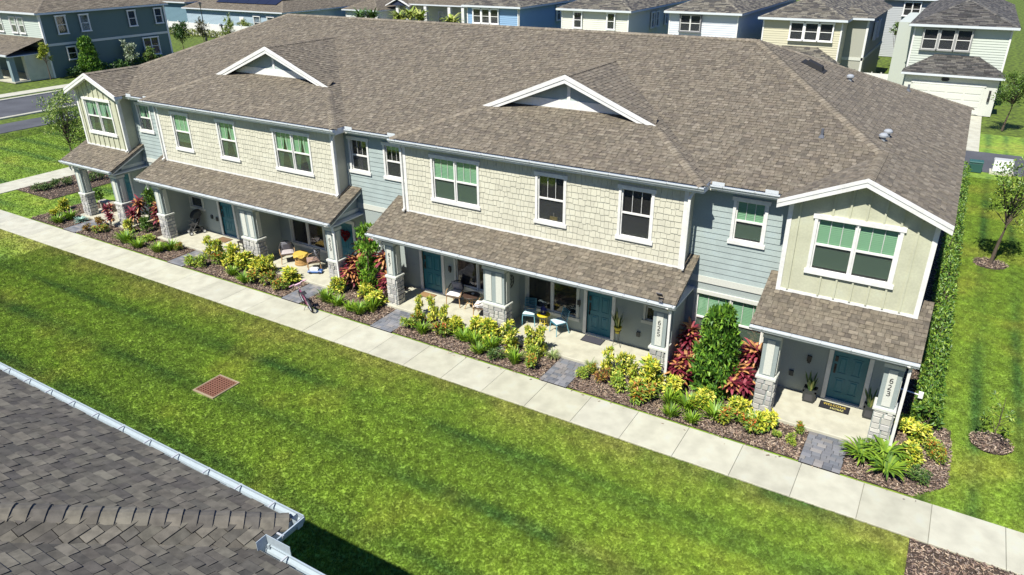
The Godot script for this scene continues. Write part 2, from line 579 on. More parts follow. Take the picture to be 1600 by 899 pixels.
func door(parent: Node, x0: float, x1: float, zf: float, hinge_right := true) -> MeshInstance3D:
	var g := Geo.new()
	var y0 := SLAB + 0.03
	var y1 := y0 + 2.03
	g.box(x0 - 0.14, SLAB, zf - 0.1, x0 - 0.02, y1 + 0.02, zf + 0.04)
	g.box(x1 + 0.02, SLAB, zf - 0.1, x1 + 0.14, y1 + 0.02, zf + 0.04)
	g.box(x0 - 0.17, y1 + 0.02, zf - 0.1, x1 + 0.17, y1 + 0.15, zf + 0.05)
	g.box(x0 - 0.02, SLAB, zf - 0.1, x1 + 0.02, SLAB + 0.035, zf + 0.06)
	var d := part(parent, "door", g, M.white)
	var lf := Geo.new()
	lf.box(x0 - 0.02, y0, zf - 0.09, x1 + 0.02, y1 + 0.02, zf - 0.05)
	part(d, "door_leaf", lf, M.door)
	var w := x1 - x0
	for cx in [0.29, 0.71]:
		for q in [[0.12, 0.36], [0.44, 0.72], [0.79, 0.92]]:
			var pg := Geo.new()
			var ax: float = x0 + w * (cx - 0.155)
			var bx: float = x0 + w * (cx + 0.155)
			var ay: float = lerpf(y0, y1, q[0])
			var by: float = lerpf(y0, y1, q[1])
			var zz := zf - 0.05
			for rr in [[ax, ay, bx, ay + 0.022], [ax, by - 0.022, bx, by], [ax, ay + 0.022, ax + 0.022, by - 0.022], [bx - 0.022, ay + 0.022, bx, by - 0.022]]:
				pg.box(rr[0], rr[1], zz, rr[2], rr[3], zz + 0.014)
			pg.hexa([Vector3(ax + 0.05, ay + 0.05, zz), Vector3(bx - 0.05, ay + 0.05, zz), Vector3(bx - 0.05, by - 0.05, zz), Vector3(ax + 0.05, by - 0.05, zz), Vector3(ax + 0.08, ay + 0.08, zz + 0.012), Vector3(bx - 0.08, ay + 0.08, zz + 0.012), Vector3(bx - 0.08, by - 0.08, zz + 0.012), Vector3(ax + 0.08, by - 0.08, zz + 0.012)])
			part(d, "door_panel", pg, M.door)
	var hx := x0 + 0.08 if hinge_right else x1 - 0.08
	var hg := Geo.new()
	hg.col = Color(0.02, 0.02, 0.02)
	hg.box(hx - 0.03, 1.0, zf - 0.05, hx + 0.03, 1.3, zf - 0.035)
	hg.tube([Vector3(hx, 1.05, zf - 0.04), Vector3(hx, 1.07, zf + 0.02), Vector3(hx, 1.2, zf + 0.02), Vector3(hx, 1.24, zf - 0.04)], 0.012)
	hg.box(hx - 0.04, 1.4, zf - 0.05, hx + 0.04, 1.56, zf - 0.02)
	part(d, "handle", hg, M.satin)
	return d

func stones(parent: Node, o: Vector3, u: Vector3, n: Vector3, w: float, h: float) -> void:
	var y := 0.0
	while y < h - 0.02:
		var rh := minf(rng.randf_range(0.1, 0.2), h - y)
		if h - y - rh < 0.07: rh = h - y
		var x := 0.0
		while x < w - 0.01:
			var rw := minf(rng.randf_range(0.13, 0.34), w - x)
			if w - x - rw < 0.08: rw = w - x
			var g := Geo.new()
			var k := rng.randf_range(0.72, 1.12)
			g.col = Color(0.6 * k, 0.58 * k, 0.52 * k) if rng.randf() < 0.7 else Color(0.5 * k, 0.485 * k, 0.46 * k)
			var t := rng.randf_range(0.022, 0.045)
			var gp := 0.012
			var j := func() -> float: return rng.randf_range(-0.006, 0.006)
			var p := []
			for q in [Vector2(x + gp, y + gp), Vector2(x + rw - gp, y + gp), Vector2(x + rw - gp, y + rh - gp), Vector2(x + gp, y + rh - gp)]:
				p.push_back(o + u * (q.x + j.call()) + Vector3.UP * (q.y + j.call()))
			var c: Vector3 = (p[0] + p[2]) * 0.5
			var r := p.duplicate()
			for i in 4:
				r.push_back(p[i].lerp(c, 0.1) + n * (t + j.call()))
			g.hexa(r)
			part(parent, "stone", g, M.stone)
			x += rw
		y += rh

func number(parent: Node, txt: String, x: float, y: float, z: float) -> void:
	var f := SystemFont.new()
	f.font_names = PackedStringArray(["Droid Sans"])
	for i in txt.length():
		var t := TextMesh.new()
		t.text = txt[i]
		t.font = f
		t.font_size = 32
		t.pixel_size = 0.0062
		t.depth = 0.012
		mpart(parent, "house_number", t, M.black, Vector3(x, y - i * 0.19, z))

# A porch column: stone base, painted shaft with raised panels on the front and right faces
func column(parent: Node, x0: float, x1: float, digits := "", panels := 1) -> void:
	var zf := -1.65
	var zb := -2.15
	var g := Geo.new()
	g.box(x0 + 0.03, 0.0, zb + 0.03, x1 - 0.03, 1.2, zf - 0.03)
	g.box(x0 + 0.055, 1.28, zb + 0.055, x1 - 0.055, 2.66, zf - 0.055)
	var o := part(parent, "porch_column", g, M.column_paint)
	stones(o, Vector3(x0 + 0.03, 0.02, zf - 0.03), Vector3.RIGHT, Vector3(0, 0, 1), x1 - x0 - 0.06, 1.17)
	stones(o, Vector3(x1 - 0.03, 0.02, zf - 0.03), Vector3(0, 0, -1), Vector3.RIGHT, zf - zb - 0.06, 1.17)
	var cap := Geo.new()
	cap.cbox(x0 - 0.012, 1.19, zb - 0.012, x1 + 0.012, 1.285, zf + 0.012, 0.025)
	part(o, "stone_cap", cap, M.trim_panel)
	var tp := Geo.new()
	tp.box(x0 + 0.02, 2.50, zb + 0.02, x1 - 0.02, 2.60, zf - 0.02)
	part(o, "column_trim", tp, M.trim_panel)
	var w := x1 - x0 - 0.11
	for k in panels:
		var c := x0 + 0.055 + w * (k + 0.5) / panels
		var hw := 0.105 if panels == 1 else 0.12
		part(o, "panel", gbox(c - hw, 1.34, zf - 0.056, c + hw, 2.44, zf - 0.032), M.trim_panel)
	part(o, "panel", gbox(x1 - 0.056, 1.34, zb + 0.14, x1 - 0.032, 2.44, zf - 0.17), M.trim_panel)
	if digits:
		number(o, digits, (x0 + x1) * 0.5, 2.12, zf - 0.027)

var shingles_left := 300
func porch_roof(parent: Node, x0: float, x1: float, solo) -> void:
	var pp := 0.45
	var run := 1.97
	var g := Geo.new()
	var deck := Geo.new()
	var root := Node3D.new()
	root.name = numbered("porch_roof", parent)
	parent.add_child(root, true)
	var pick := func(p: Vector3):
		if shingles_left > 0 and solo != null and solo.call(p):
			shingles_left -= 1
			return root
		return null
	roof_plane(g, deck, Vector3(0, 2.965, -1.39), Vector3.RIGHT, Vector3(0, 0, -1), pp, [Vector2(0, x0), Vector2(run - 0.04, x0)], [Vector2(0, x1), Vector2(run - 0.04, x1)], TAN_ROOF, pick)
	var yt := 2.95 + run * pp
	deck.col = Color(0.3, 0.28, 0.25)
	deck.prism([Vector3(x0 + 0.02, 2.82, -1.42), Vector3(x0 + 0.02, 2.94, -1.42), Vector3(x0 + 0.02, yt - 0.03, REC), Vector3(x0 + 0.02, yt - 0.14, REC)], Vector3(x1 - x0 - 0.04, 0, 0))
	part(root, "roof_deck", deck, M.shingle)
	var s := part(root, "shingles", g, M.shingle)
	s.set_meta("kind", "stuff")
	var rk := Geo.new()
	for x in [x0 + 0.06, x1 - 0.06]:
		rk.beam(Vector3(x, 2.84, -1.42), Vector3(x, yt - 0.13, REC + 0.02), Vector3.UP, 0.035, 0.17)
	part(root, "rake_board", rk, M.white)
	var ca := part(root, "porch_ceiling", gbox(x0 + 0.06, 2.72, REC - 0.02, x1 - 0.06, 2.77, -1.5), M.soffit)
	ca.name = numbered("porch_ceiling", root)
	part(root, "fascia", gbox(x0, 2.79, -1.43, x1, 2.95, -1.405), M.white)
	gutter(parent, Vector3(x0, 2.95, -1.41), Vector3(x1, 2.95, -1.41), Vector3(0, 0, 1), 0.75)
	# the beam on the columns, its returns to the wall, and the small gable ends above them
	var bm := Geo.new()
	bm.box(x0 + 0.30, 2.58, -2.08, x1 - 0.30, 2.86, -1.74)
	for x in [x0 + 0.30, x1 - 0.30]:
		var sx := 0.1 if x < (x0 + x1) * 0.5 else -0.1
		bm.box(minf(x, x + sx), 2.58, REC - 0.02, maxf(x, x + sx), 2.82, -2.08)
		bm.prism([Vector3(x, 2.82, REC - 0.02), Vector3(x, 2.82, -1.74), Vector3(x, 2.95 + (-1.4 + 1.74) * pp, -1.74), Vector3(x, yt - 0.06, REC - 0.02)], Vector3(sx, 0, 0))
	part(root, "porch_beam", bm, M.column_paint)
	var bt := Geo.new()
	for x in [x0 + 0.30, x1 - 0.30]:
		var sx := -0.02 if x < (x0 + x1) * 0.5 else 0.02
		bt.box(minf(x, x + sx), 2.84, REC, maxf(x, x + sx), 2.98, -2.1)
	part(root, "beam_band", bt, M.trim_panel)


# ---------------------------------------------------------------- the townhouse row
func townhouse() -> void:
	var th := thing("townhouse_row", "long two-storey townhouse row with cream, sage and blue-grey siding under one brown shingle roof", "townhouse")
	var body := Geo.new()
	body.box(-35.2, -0.05, -17.8, 1.77, 6.1, REC - 0.13)
	part(th, "main_walls", body, M.siding_blue)

	var es := part(th, "end_siding", lap_sheet(-7.2, 7.2, 3.2, 6.05, 0.0, 0.178), M.siding_blue)
	es.transform = Transform3D(Basis(Vector3.UP, PI / 2), Vector3(1.772, 0, -10.6))
	part(th, "end_band", gbox(1.77, 2.99, -17.8, 1.81, 3.2, REC - 0.14), M.trim_panel)

	# windows on the upper walls (outer edges of the casings), then the wall cladding round them
	var R := func(x0: float, x1: float, y0: float, y1: float) -> Rect2: return Rect2(x0, y0, x1 - x0, y1 - y0)
	var bay1 := [R.call(-13.8, -11.78, 4.16, 5.86), R.call(-9.6, -8.48, 4.12, 5.86), R.call(-6.7, -5.56, 4.13, 5.87)]
	var bay2 := [R.call(-21.66, -19.6, 4.17, 5.87), R.call(-25.03, -23.87, 4.17, 5.88), R.call(-28.02, -26.84, 4.18, 5.9)]
	var gr := [R.call(-1.1, 1.03, 4.24, 5.93)]
	var gl := [R.call(-34.68, -32.48, 4.18, 5.93)]
	for w in [[-15.0, -4.57, bay1], [-28.97, -18.42, bay2]]:
		var x0: float = w[0]
		var x1: float = w[1]
		var holes := []
		for r in w[2]: holes.push_back(opening(r))
		var wall := part(th, "bay_wall", sheet(x0, x1, 3.35, 6.2, BAY - 0.012, 0.1, holes), M.siding_cream)
		var side := Geo.new()
		side.box(x0, 2.83, REC - 0.14, x1, 6.2, BAY - 0.13)
		part(wall, "bay_side", side, M.siding_cream)
		shake_wall(wall, x0 + 0.1, x1 - 0.1, 3.63, 6.1, BAY, holes, -10.6 if x1 > -10 else 99.0)
		var tr := Geo.new()
		tr.box(x0 - 0.02, 3.55, BAY - 0.12, x0 + 0.1, 6.1, BAY + 0.035)
		tr.box(x1 - 0.1, 3.55, BAY - 0.12, x1 + 0.02, 6.1, BAY + 0.035)
		tr.box(x0 + 0.1, 3.55, BAY - 0.1, x1 - 0.1, 3.63, BAY + 0.02)
		part(wall, "corner_board", tr, M.white)
	window(th, bay1[0], BAY, 2, 1.0)
	window(th, bay1[1], BAY, 1, 0.0)
	window(th, bay1[2], BAY, 1, 0.0)
	window(th, bay2[0], BAY, 2, 3.0)
	window(th, bay2[1], BAY, 1, 3.0)
	window(th, bay2[2], BAY, 1, 0.8)

	# board and batten gables
	for w in [[-1.78, 1.77, gr, -0.01], [-35.2, -31.87, gl, -33.43]]:
		var x0: float = w[0]
		var x1: float = w[1]
		var ax: float = w[3]
		var holes := []
		for r in w[2]: holes.push_back(opening(r))
		var g := sheet(x0, x1, 3.35, 6.2, BAY, 0.1, holes)
		g.prism([Vector3(x0, 6.2, BAY), Vector3(x1, 6.2, BAY), Vector3(x1, 6.25, BAY), Vector3(ax, 7.0, BAY), Vector3(x0, 6.25, BAY)], Vector3(0, 0, -0.1))
		var wall := part(th, "gable_wall", g, M.batten_wall)
		part(wall, "gable_side", gbox(x0, 2.83, REC - 0.14, x1, 6.2, BAY - 0.13), M.batten_wall)
		var x := x0 + 0.28
		while x < x1 - 0.2:
			var ytop := 6.22 + (1.0 - absf(x - ax) / 1.78) * 0.72
			for c in cuts(x - 0.02, x + 0.02, 3.63, ytop, w[2]):
				if c.size.x > 0.03:
					part(wall, "batten", gbox(x - 0.024, c.position.y, BAY, x + 0.024, c.end.y, BAY + 0.045), M.batten_wall)
			x += 0.405
		var tr := Geo.new()
		tr.box(x0 - 0.02, 3.55, BAY - 0.12, x0 + 0.1, 6.2, BAY + 0.03)
		tr.box(x1 - 0.1, 3.55, BAY - 0.12, x1 + 0.02, 6.2, BAY + 0.03)
		tr.box(x0 + 0.1, 3.55, BAY - 0.1, x1 - 0.1, 3.63, BAY + 0.02)
		part(wall, "corner_board", tr, M.white)
	window(th, gr[0], BAY, 2, 0.93)
	window(th, gl[0], BAY, 2, 3.0)

	# recessed walls: lap boards above, a band, stucco below; the stucco runs on behind the porches
	var up := [R.call(-3.41, -2.42, 4.42, 5.85), R.call(-18.2, -17.2, 4.41, 5.84), R.call(-16.48, -15.56, 4.4, 5.82), R.call(-31.48, -30.45, 4.45, 5.86)]
	var holes := []
	for r in up: holes.push_back(opening(r))
	for w in [[-4.57, -1.78], [-18.42, -15.0], [-31.87, -28.97]]:
		var wall := part(th, "recessed_wall", sheet(w[0], w[1], 3.2, 6.2, REC - 0.015, 0.1, holes), M.siding_blue)
		lap_boards(wall, w[0], w[1], 3.2, 6.12, REC, holes, M.siding_blue)
	window(th, up[0], REC, 1, 0.9)
	window(th, up[1], REC, 1, 0.0)
	window(th, up[2], REC, 1, 0.12)
	window(th, up[3], REC, 1, 3.0)
	part(th, "band", gbox(-35.0, 2.99, REC - 0.1, 1.7, 3.2, REC + 0.035), M.trim_panel)
	var low := [R.call(-10.35, -8.2, 0.5, 2.3), R.call(-13.45, -11.35, 0.6, 2.35), R.call(-22.16, -20.1, 0.6, 2.35), R.call(-25.3, -23.25, 0.6, 2.35), R.call(-4.25, -2.0, 0.85, 2.74), R.call(-5.86, -4.95, 1.1, 2.3), R.call(-28.86, -27.86, 1.1, 2.3)]
	var doors := [[0.0, 0.91], [-7.88, -6.99], [-14.95, -14.06], [-19.38, -18.49], [-26.72, -25.83], [-34.33, -33.44]]
	var lh := []
	for r in low: lh.push_back(opening(r))
	for d in doors: lh.push_back(Rect2(d[0] - 0.02, SLAB, d[1] - d[0] + 0.04, 2.08))
	part(th, "porch_wall", sheet(-35.2, 1.77, -0.05, 2.99, REC, 0.1, lh), M.stucco)
	for i in 7:
		var tall: bool = i == 4
		window(th, low[i], REC, 2 if i < 5 else 1, 0.95 if tall else (0.35 if i == 2 else 0.0), 2 if tall else 0, M.trim_panel, "porch_window" if not tall else "window", 0.5 if i >= 4 else 0.0)
	for d in doors:
		door(th, d[0], d[1], REC)
	# wing walls at the outer ends of the shared porches, and the party walls behind the wide columns
	for x in [-4.62, -29.0]:
		part(th, "wing_wall", gbox(x, 0.0, REC - 0.02, x + 0.14, 2.8, -2.12), M.stucco)
	for x in [-10.72, -22.95]:
		part(th, "party_wall", gbox(x, 0.0, REC - 0.02, x + 0.14, 2.7, -2.12), M.stucco)
	# wall lamps, outlet boxes and the mailbox-sized bits beside the doors
	for w in [[-8.2, 1.24, 0.05], [-0.64, 1.3, 0.06], [-14.0 + 0.35, 1.3, 0.05]]:
		var g := Geo.new()
		g.col = Color(0.03, 0.03, 0.03)
		g.box(w[0] - w[2], w[1] - 0.09, REC, w[0] + w[2], w[1] + 0.09, REC + 0.07)
		g.box(w[0] - w[2] * 0.6, w[1] - 0.16, REC, w[0] + w[2] * 0.6, w[1] - 0.09, REC + 0.04)
		part(th, "doorbell_box", g, M.satin)
	for w in [[-5.98, 0.62], [-1.06, 0.68], [-27.4, 0.9], [-27.05, 0.85]]:
		var g := Geo.new()
		g.col = Color(0.05, 0.055, 0.055)
		g.cbox(w[0] - 0.06, w[1] - 0.09, REC, w[0] + 0.06, w[1] + 0.09, REC + 0.06, 0.015)
		part(th, "outlet_box", g, M.satin)

	# porches
	porch_roof(th, -2.10, 2.08, func(_p): return true)
	porch_roof(th, -15.92, -4.22, func(p): return p.x > -7.2)
	porch_roof(th, -29.65, -17.75, null)
	porch_roof(th, -35.7, -31.55, null)
	column(th, -1.78, -1.24)
	column(th, 1.29, 1.83, "623")
	column(th, -5.02, -4.48, "625")
	column(th, -11.12, -10.18, "", 2)
	column(th, -15.44, -14.94, "627")
	column(th, -18.42, -17.88, "629")
	column(th, -23.32, -22.38, "", 2)
	column(th, -29.06, -28.5)
	column(th, -32.36, -31.75)
	column(th, -35.36, -34.8)
	for x in [1.83 + 0.07, -4.40]:
		downspout(th, [Vector3(x - 0.05, 2.84, -1.35), Vector3(x, 2.7, -1.52), Vector3(x, 0.16, -1.62), Vector3(x + 0.1, 0.05, -1.35)])
	for x in [-15.5, -17.83, -29.2, -35.35]:
		downspout(th, [Vector3(x - 0.1, 2.84, -1.35), Vector3(x, 2.7, -1.58), Vector3(x, 2.45, -1.6)])
	downspout(th, [Vector3(-17.8, 2.5, -1.6), Vector3(-17.8, 0.1, -1.62)])

	# the main roof
	var g := Geo.new()
	var deck := Geo.new()
	var rr := 7.61
	var re := 7.08
	var xr := XR - re
	var xl := XL + re
	var pe := 0.43
	roof_plane(g, deck, Vector3(0, EY, EZ), Vector3.RIGHT, Vector3(0, 0, -1), P, [Vector2(0, XL), Vector2(rr, xl)], [Vector2(0, XR), Vector2(rr, xr)], TAN_ROOF)
	roof_plane(null, deck, Vector3(0, EY, 2 * RZ - EZ), Vector3.RIGHT, Vector3(0, 0, 1), P, [Vector2(0, XL), Vector2(rr, xl)], [Vector2(0, XR), Vector2(rr, xr)], TAN_ROOF)
	roof_plane(g, deck, Vector3(XR, EY, 0), Vector3(0, 0, -1), Vector3(-1, 0, 0), pe, [Vector2(0, 2.36), Vector2(2.05, 2.36), Vector2(2.05, 5.12), Vector2(re, -RZ)], [Vector2(0, 18.14), Vector2(re, -RZ)], TAN_ROOF)
	roof_plane(null, deck, Vector3(XL, EY, 0), Vector3(0, 0, -1), Vector3(1, 0, 0), pe, [Vector2(0, 2.36), Vector2(2.05, 2.36), Vector2(2.05, 5.12), Vector2(re, -RZ)], [Vector2(0, 18.14), Vector2(re, -RZ)], TAN_ROOF)
	roof_plane(g, deck, Vector3(-2.06, EY, 0), Vector3(0, 0, -1), Vector3(1, 0, 0), pe, [Vector2(0, 2.36), Vector2(2.05, 2.36)], [Vector2(0, 3.0), Vector2(2.05, 5.25)], TAN_ROOF)
	roof_plane(g, deck, Vector3(-31.38, EY, 0), Vector3(0, 0, -1), Vector3(-1, 0, 0), pe, [Vector2(0, 2.36), Vector2(2.05, 2.36)], [Vector2(0, 3.0), Vector2(2.05, 5.25)], TAN_ROOF)
	var be := 6.29
	for w in [[-15.32, -4.07], [-29.55, -17.97]]:
		var x0: float = w[0]
		var x1: float = w[1]
		var half := (x1 - x0) * 0.5
		roof_plane(g, deck, Vector3(0, be, -2.36), Vector3.RIGHT, Vector3(0, 0, -1), P, [Vector2(0, x0), Vector2(2.4, x0 + 2.4), Vector2(2.85, x0 + 2.5)], [Vector2(0, x1), Vector2(2.4, x1 - 2.4), Vector2(2.85, x1 - 2.5)], TAN_ROOF)
		roof_plane(g, deck, Vector3(x1, be, 0), Vector3(0, 0, -1), Vector3(-1, 0, 0), P, [Vector2(0, 2.36), Vector2(2.4, 4.76), Vector2(half, 4.76)], [Vector2(0, 3.15), Vector2(half, 3.15 + half)], TAN_ROOF)
		roof_plane(g, deck, Vector3(x0, be, 0), Vector3(0, 0, -1), Vector3(1, 0, 0), P, [Vector2(0, 2.36), Vector2(2.4, 4.76), Vector2(half, 4.76)], [Vector2(0, 3.15), Vector2(half, 3.15 + half)], TAN_ROOF)
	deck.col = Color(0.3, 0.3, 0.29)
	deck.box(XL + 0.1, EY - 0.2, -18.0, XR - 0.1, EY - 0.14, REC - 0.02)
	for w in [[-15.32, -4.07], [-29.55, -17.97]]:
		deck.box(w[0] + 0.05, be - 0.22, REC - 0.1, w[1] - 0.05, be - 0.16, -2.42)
	var roof := part(th, "main_roof", deck, M.soffit)
	var sh := part(roof, "shingles", g, M.shingle)
	sh.set_meta("kind", "stuff")
	var cg := Geo.new()
	var rl := Vector3(xl, EY + rr * P, RZ)
	var rrp := Vector3(xr, EY + rr * P, RZ)
	var ga := Vector3(-0.01, EY + 2.05 * pe, -5.12)
	caps(cg, rl, rrp, TAN_ROOF)
	caps(cg, ga, rrp, TAN_ROOF)
	caps(cg, Vector3(XR, EY, -18.14), rrp, TAN_ROOF)
	caps(cg, Vector3(-33.43, EY + 2.05 * pe, -5.12), rl, TAN_ROOF)
	caps(cg, Vector3(XL, EY, -18.14), rl, TAN_ROOF)
	caps(cg, Vector3(-0.01, EY + 2.05 * pe, -2.36), ga + Vector3(0, 0, -0.2), TAN_ROOF)
	caps(cg, Vector3(-33.43, EY + 2.05 * pe, -2.36), Vector3(-33.43, EY + 2.05 * pe, -5.3), TAN_ROOF)
	for w in [[-15.32, -4.07], [-29.55, -17.97]]:
		var half: float = (w[1] - w[0]) * 0.5
		var yp := be + half * P
		for q in [[w[0], 1.0], [w[1], -1.0]]:
			caps(cg, Vector3(q[0], be, -2.36), Vector3(q[0] + q[1] * 2.22, be + 2.22 * P, -4.58), TAN_ROOF)
		caps(cg, Vector3(w[0] + half, yp, -4.76), Vector3(w[0] + half, yp, -9.1), TAN_ROOF)
	var cp := part(roof, "ridge_caps", cg, M.shingle)
	cp.set_meta("kind", "stuff")

	# gablets over the bays: white rake boards, a lapped face set back in shade, a white foot board and a post
	for w in [[-15.32, -4.07], [-29.55, -17.97]]:
		var x0: float = w[0] + 2.4
		var x1: float = w[1] - 2.4
		var cx := (x0 + x1) * 0.5
		var half: float = (w[1] - w[0]) * 0.5
		var yp := be + half * P
		var yf := be + 2.4 * P
		var rg := Geo.new()
		rg.prism([Vector3(x0 - 0.05, yf - 0.05, -4.73), Vector3(x0 + 0.5, yf - 0.05, -4.73), Vector3(cx, yp - 0.27, -4.73), Vector3(cx, yp + 0.0, -4.73)], Vector3(0, 0, -0.05))
		rg.prism([Vector3(x1 + 0.05, yf - 0.05, -4.73), Vector3(x1 - 0.5, yf - 0.05, -4.73), Vector3(cx, yp - 0.27, -4.73), Vector3(cx, yp + 0.0, -4.73)], Vector3(0, 0, -0.05))
		rg.prism([Vector3(x0 - 0.05, yf - 0.02, -4.71), Vector3(x0 + 0.3, yf - 0.02, -4.71), Vector3(cx, yp - 0.14, -4.71), Vector3(cx, yp + 0.005, -4.71)], Vector3(0, 0, -0.02))
		rg.prism([Vector3(x1 + 0.05, yf - 0.02, -4.71), Vector3(x1 - 0.3, yf - 0.02, -4.71), Vector3(cx, yp - 0.14, -4.71), Vector3(cx, yp + 0.005, -4.71)], Vector3(0, 0, -0.02))
		var gb := part(th, "gablet", rg, M.white)
		var zf := -5.1
		var yb := be + (-2.36 - zf) * P
		var bg := Geo.new()
		bg.prism([Vector3(x0, yf - 0.1, zf - 0.02), Vector3(x1, yf - 0.1, zf - 0.02), Vector3(cx, yp - 0.1, zf - 0.02)], Vector3(0, 0, -0.05))
		part(gb, "gablet_back", bg, M.siding_blue)
		var y := yb + 0.26
		while y < yp - 0.25:
			var hw := (yp - 0.12 - y) / P
			var ht := maxf((yp - 0.12 - y - 0.178) / P, 0.02)
			var lg := Geo.new()
			lg.hexa([Vector3(cx - hw, y, zf - 0.02), Vector3(cx + hw, y, zf - 0.02), Vector3(cx + ht, y + 0.178, zf - 0.02), Vector3(cx - ht, y + 0.178, zf - 0.02), Vector3(cx - hw, y, zf + 0.02), Vector3(cx + hw, y, zf + 0.02), Vector3(cx + ht, y + 0.178, zf + 0.002), Vector3(cx - ht, y + 0.178, zf + 0.002)])
			part(gb, "siding_board", lg, M.siding_blue)
			y += 0.178
		var fh := (yp - 0.22 - yb) / P
		var ft := (yp - 0.22 - yb - 0.28) / P
		var fb := Geo.new()
		fb.prism([Vector3(cx - fh, yb - 0.01, zf + 0.045), Vector3(cx + fh, yb - 0.01, zf + 0.045), Vector3(cx + ft, yb + 0.27, zf + 0.045), Vector3(cx - ft, yb + 0.27, zf + 0.045)], Vector3(0, 0, -0.06))
		part(gb, "foot_board", fb, M.white)
		part(gb, "centre_post", gbox(cx - 0.06, yb + 0.27, zf, cx + 0.06, yp - 0.2, zf + 0.035), M.white)

	# eaves: fascia boards, rake boards of the gables, gutters
	for w in [[-2.06, 2.04, -0.01], [-35.46, -31.38, -33.43]]:
		var rg := Geo.new()
		var yp := EY + 2.05 * pe
		for q in [[w[0], -1.0], [w[1], 1.0]]:
			rg.prism([Vector3(q[0], EY - 0.19, -2.31), Vector3(w[2], yp - 0.2, -2.31), Vector3(w[2], yp + 0.02, -2.31), Vector3(q[0], EY + 0.03, -2.31)], Vector3(0, 0, -0.045))
			rg.prism([Vector3(q[0], EY - 0.06, -2.295), Vector3(w[2], yp - 0.07, -2.295), Vector3(w[2], yp + 0.03, -2.295), Vector3(q[0], EY + 0.04, -2.295)], Vector3(0, 0, -0.015))
		part(th, "rake_board", rg, M.white)
		var sf := Geo.new()
		for q in [w[0], w[1]]:
			sf.prism([Vector3(q, EY - 0.12, -2.355), Vector3(w[2], yp - 0.13, -2.355), Vector3(w[2], yp - 0.02, -2.355), Vector3(q, EY - 0.01, -2.355)], Vector3(0, 0, BAY + 2.355))
		part(th, "gable_soffit", sf, M.soffit)
	var fg := Geo.new()
	fg.box(XL, EY - 0.2, EZ - 0.06, XR, EY - 0.01, EZ - 0.03)
	for w in [[-15.32, -4.07], [-29.55, -17.97]]:
		fg.box(w[0], be - 0.22, -2.42, w[1], be - 0.01, -2.39)
		for x in [w[0], w[1]]:
			fg.box(x - 0.012, be - 0.22, -3.1, x + 0.012, be - 0.01, -2.42)
	fg.box(XR - 0.03, EY - 0.2, -18.14, XR, EY - 0.01, -2.36)
	part(th, "fascia", fg, M.white)
	for w in [[-15.36, -4.03], [-29.59, -17.93]]:
		gutter(th, Vector3(w[0], be - 0.015, -2.395), Vector3(w[1], be - 0.015, -2.395), Vector3(0, 0, 1))
	for w in [[-4.02, -2.1], [-17.9, -15.4], [-31.34, -29.62]]:
		gutter(th, Vector3(w[0], EY - 0.01, EZ - 0.03), Vector3(w[1], EY - 0.01, EZ - 0.03), Vector3(0, 0, 1))
		var sg := Geo.new()   # splash guards where the valleys empty
		sg.box(w[0] + 0.05, EY, EZ + 0.085, w[0] + 0.4, EY + 0.1, EZ + 0.093)
		sg.box(w[1] - 0.4, EY, EZ + 0.085, w[1] - 0.05, EY + 0.1, EZ + 0.093)
		part(th, "splash_guard", sg, M.gutter)
	for q in [[-4.5, 1.0], [-18.35, 1.0], [-15.07, -1.0], [-29.04, -1.0], [-31.8, 1.0]]:
		var x: float = q[0]
		var s: float = q[1]
		downspout(th, [Vector3(x + 0.3 * s, 6.14, -2.72), Vector3(x + 0.06 * s, 5.95, -2.66), Vector3(x, 5.8, -2.62), Vector3(x, 3.66, -2.62), Vector3(x + 0.02, 3.62, -2.5)])

	# vents on the roof
	var fy := func(x: float, z: float) -> float: return EY + P * (EZ - z)
	var ry := func(x: float) -> float: return EY + pe * (XR - x)
	for q in [[-0.11, -7.15], [-0.16, -6.45], [-1.96, -11.72]]:
		var px: float = q[0]
		var py: float = ry.call(px) + 0.02
		var g2 := Geo.new()
		g2.lathe(Vector3(px, py - 0.06, q[1]), [Vector2(0.02, 0.0), Vector2(0.075, 0.02), Vector2(0.075, 0.14), Vector2(0.125, 0.15), Vector2(0.125, 0.2), Vector2(0.08, 0.245), Vector2(0.0, 0.26)])
		part(th, "round_vent", g2, M.vent_metal)
	var vg := Geo.new()
	var vx := -3.07
	var vy: float = ry.call(vx)
	vg.col = Color(1, 1, 1)
	vg.hexa([Vector3(vx - 0.3, vy + 0.13, -10.72), Vector3(vx + 0.3, vy - 0.13, -10.72), Vector3(vx + 0.3, vy - 0.13, -11.24), Vector3(vx - 0.3, vy + 0.13, -11.24), Vector3(vx - 0.22, vy + 0.24, -10.79), Vector3(vx + 0.26, vy + 0.04, -10.79), Vector3(vx + 0.26, vy + 0.04, -11.17), Vector3(vx - 0.22, vy + 0.24, -11.17)])
	vg.col = Color(1, 1, 1)
	vg.hexa([Vector3(vx - 0.42, vy + 0.19, -10.62), Vector3(vx + 0.38, vy - 0.155, -10.62), Vector3(vx + 0.38, vy - 0.155, -11.34), Vector3(vx - 0.42, vy + 0.19, -11.34), Vector3(vx - 0.42, vy + 0.205, -10.62), Vector3(vx + 0.38, vy - 0.14, -10.62), Vector3(vx + 0.38, vy - 0.14, -11.34), Vector3(vx - 0.42, vy + 0.205, -11.34)])
	part(th, "box_vent", vg, M.dark)
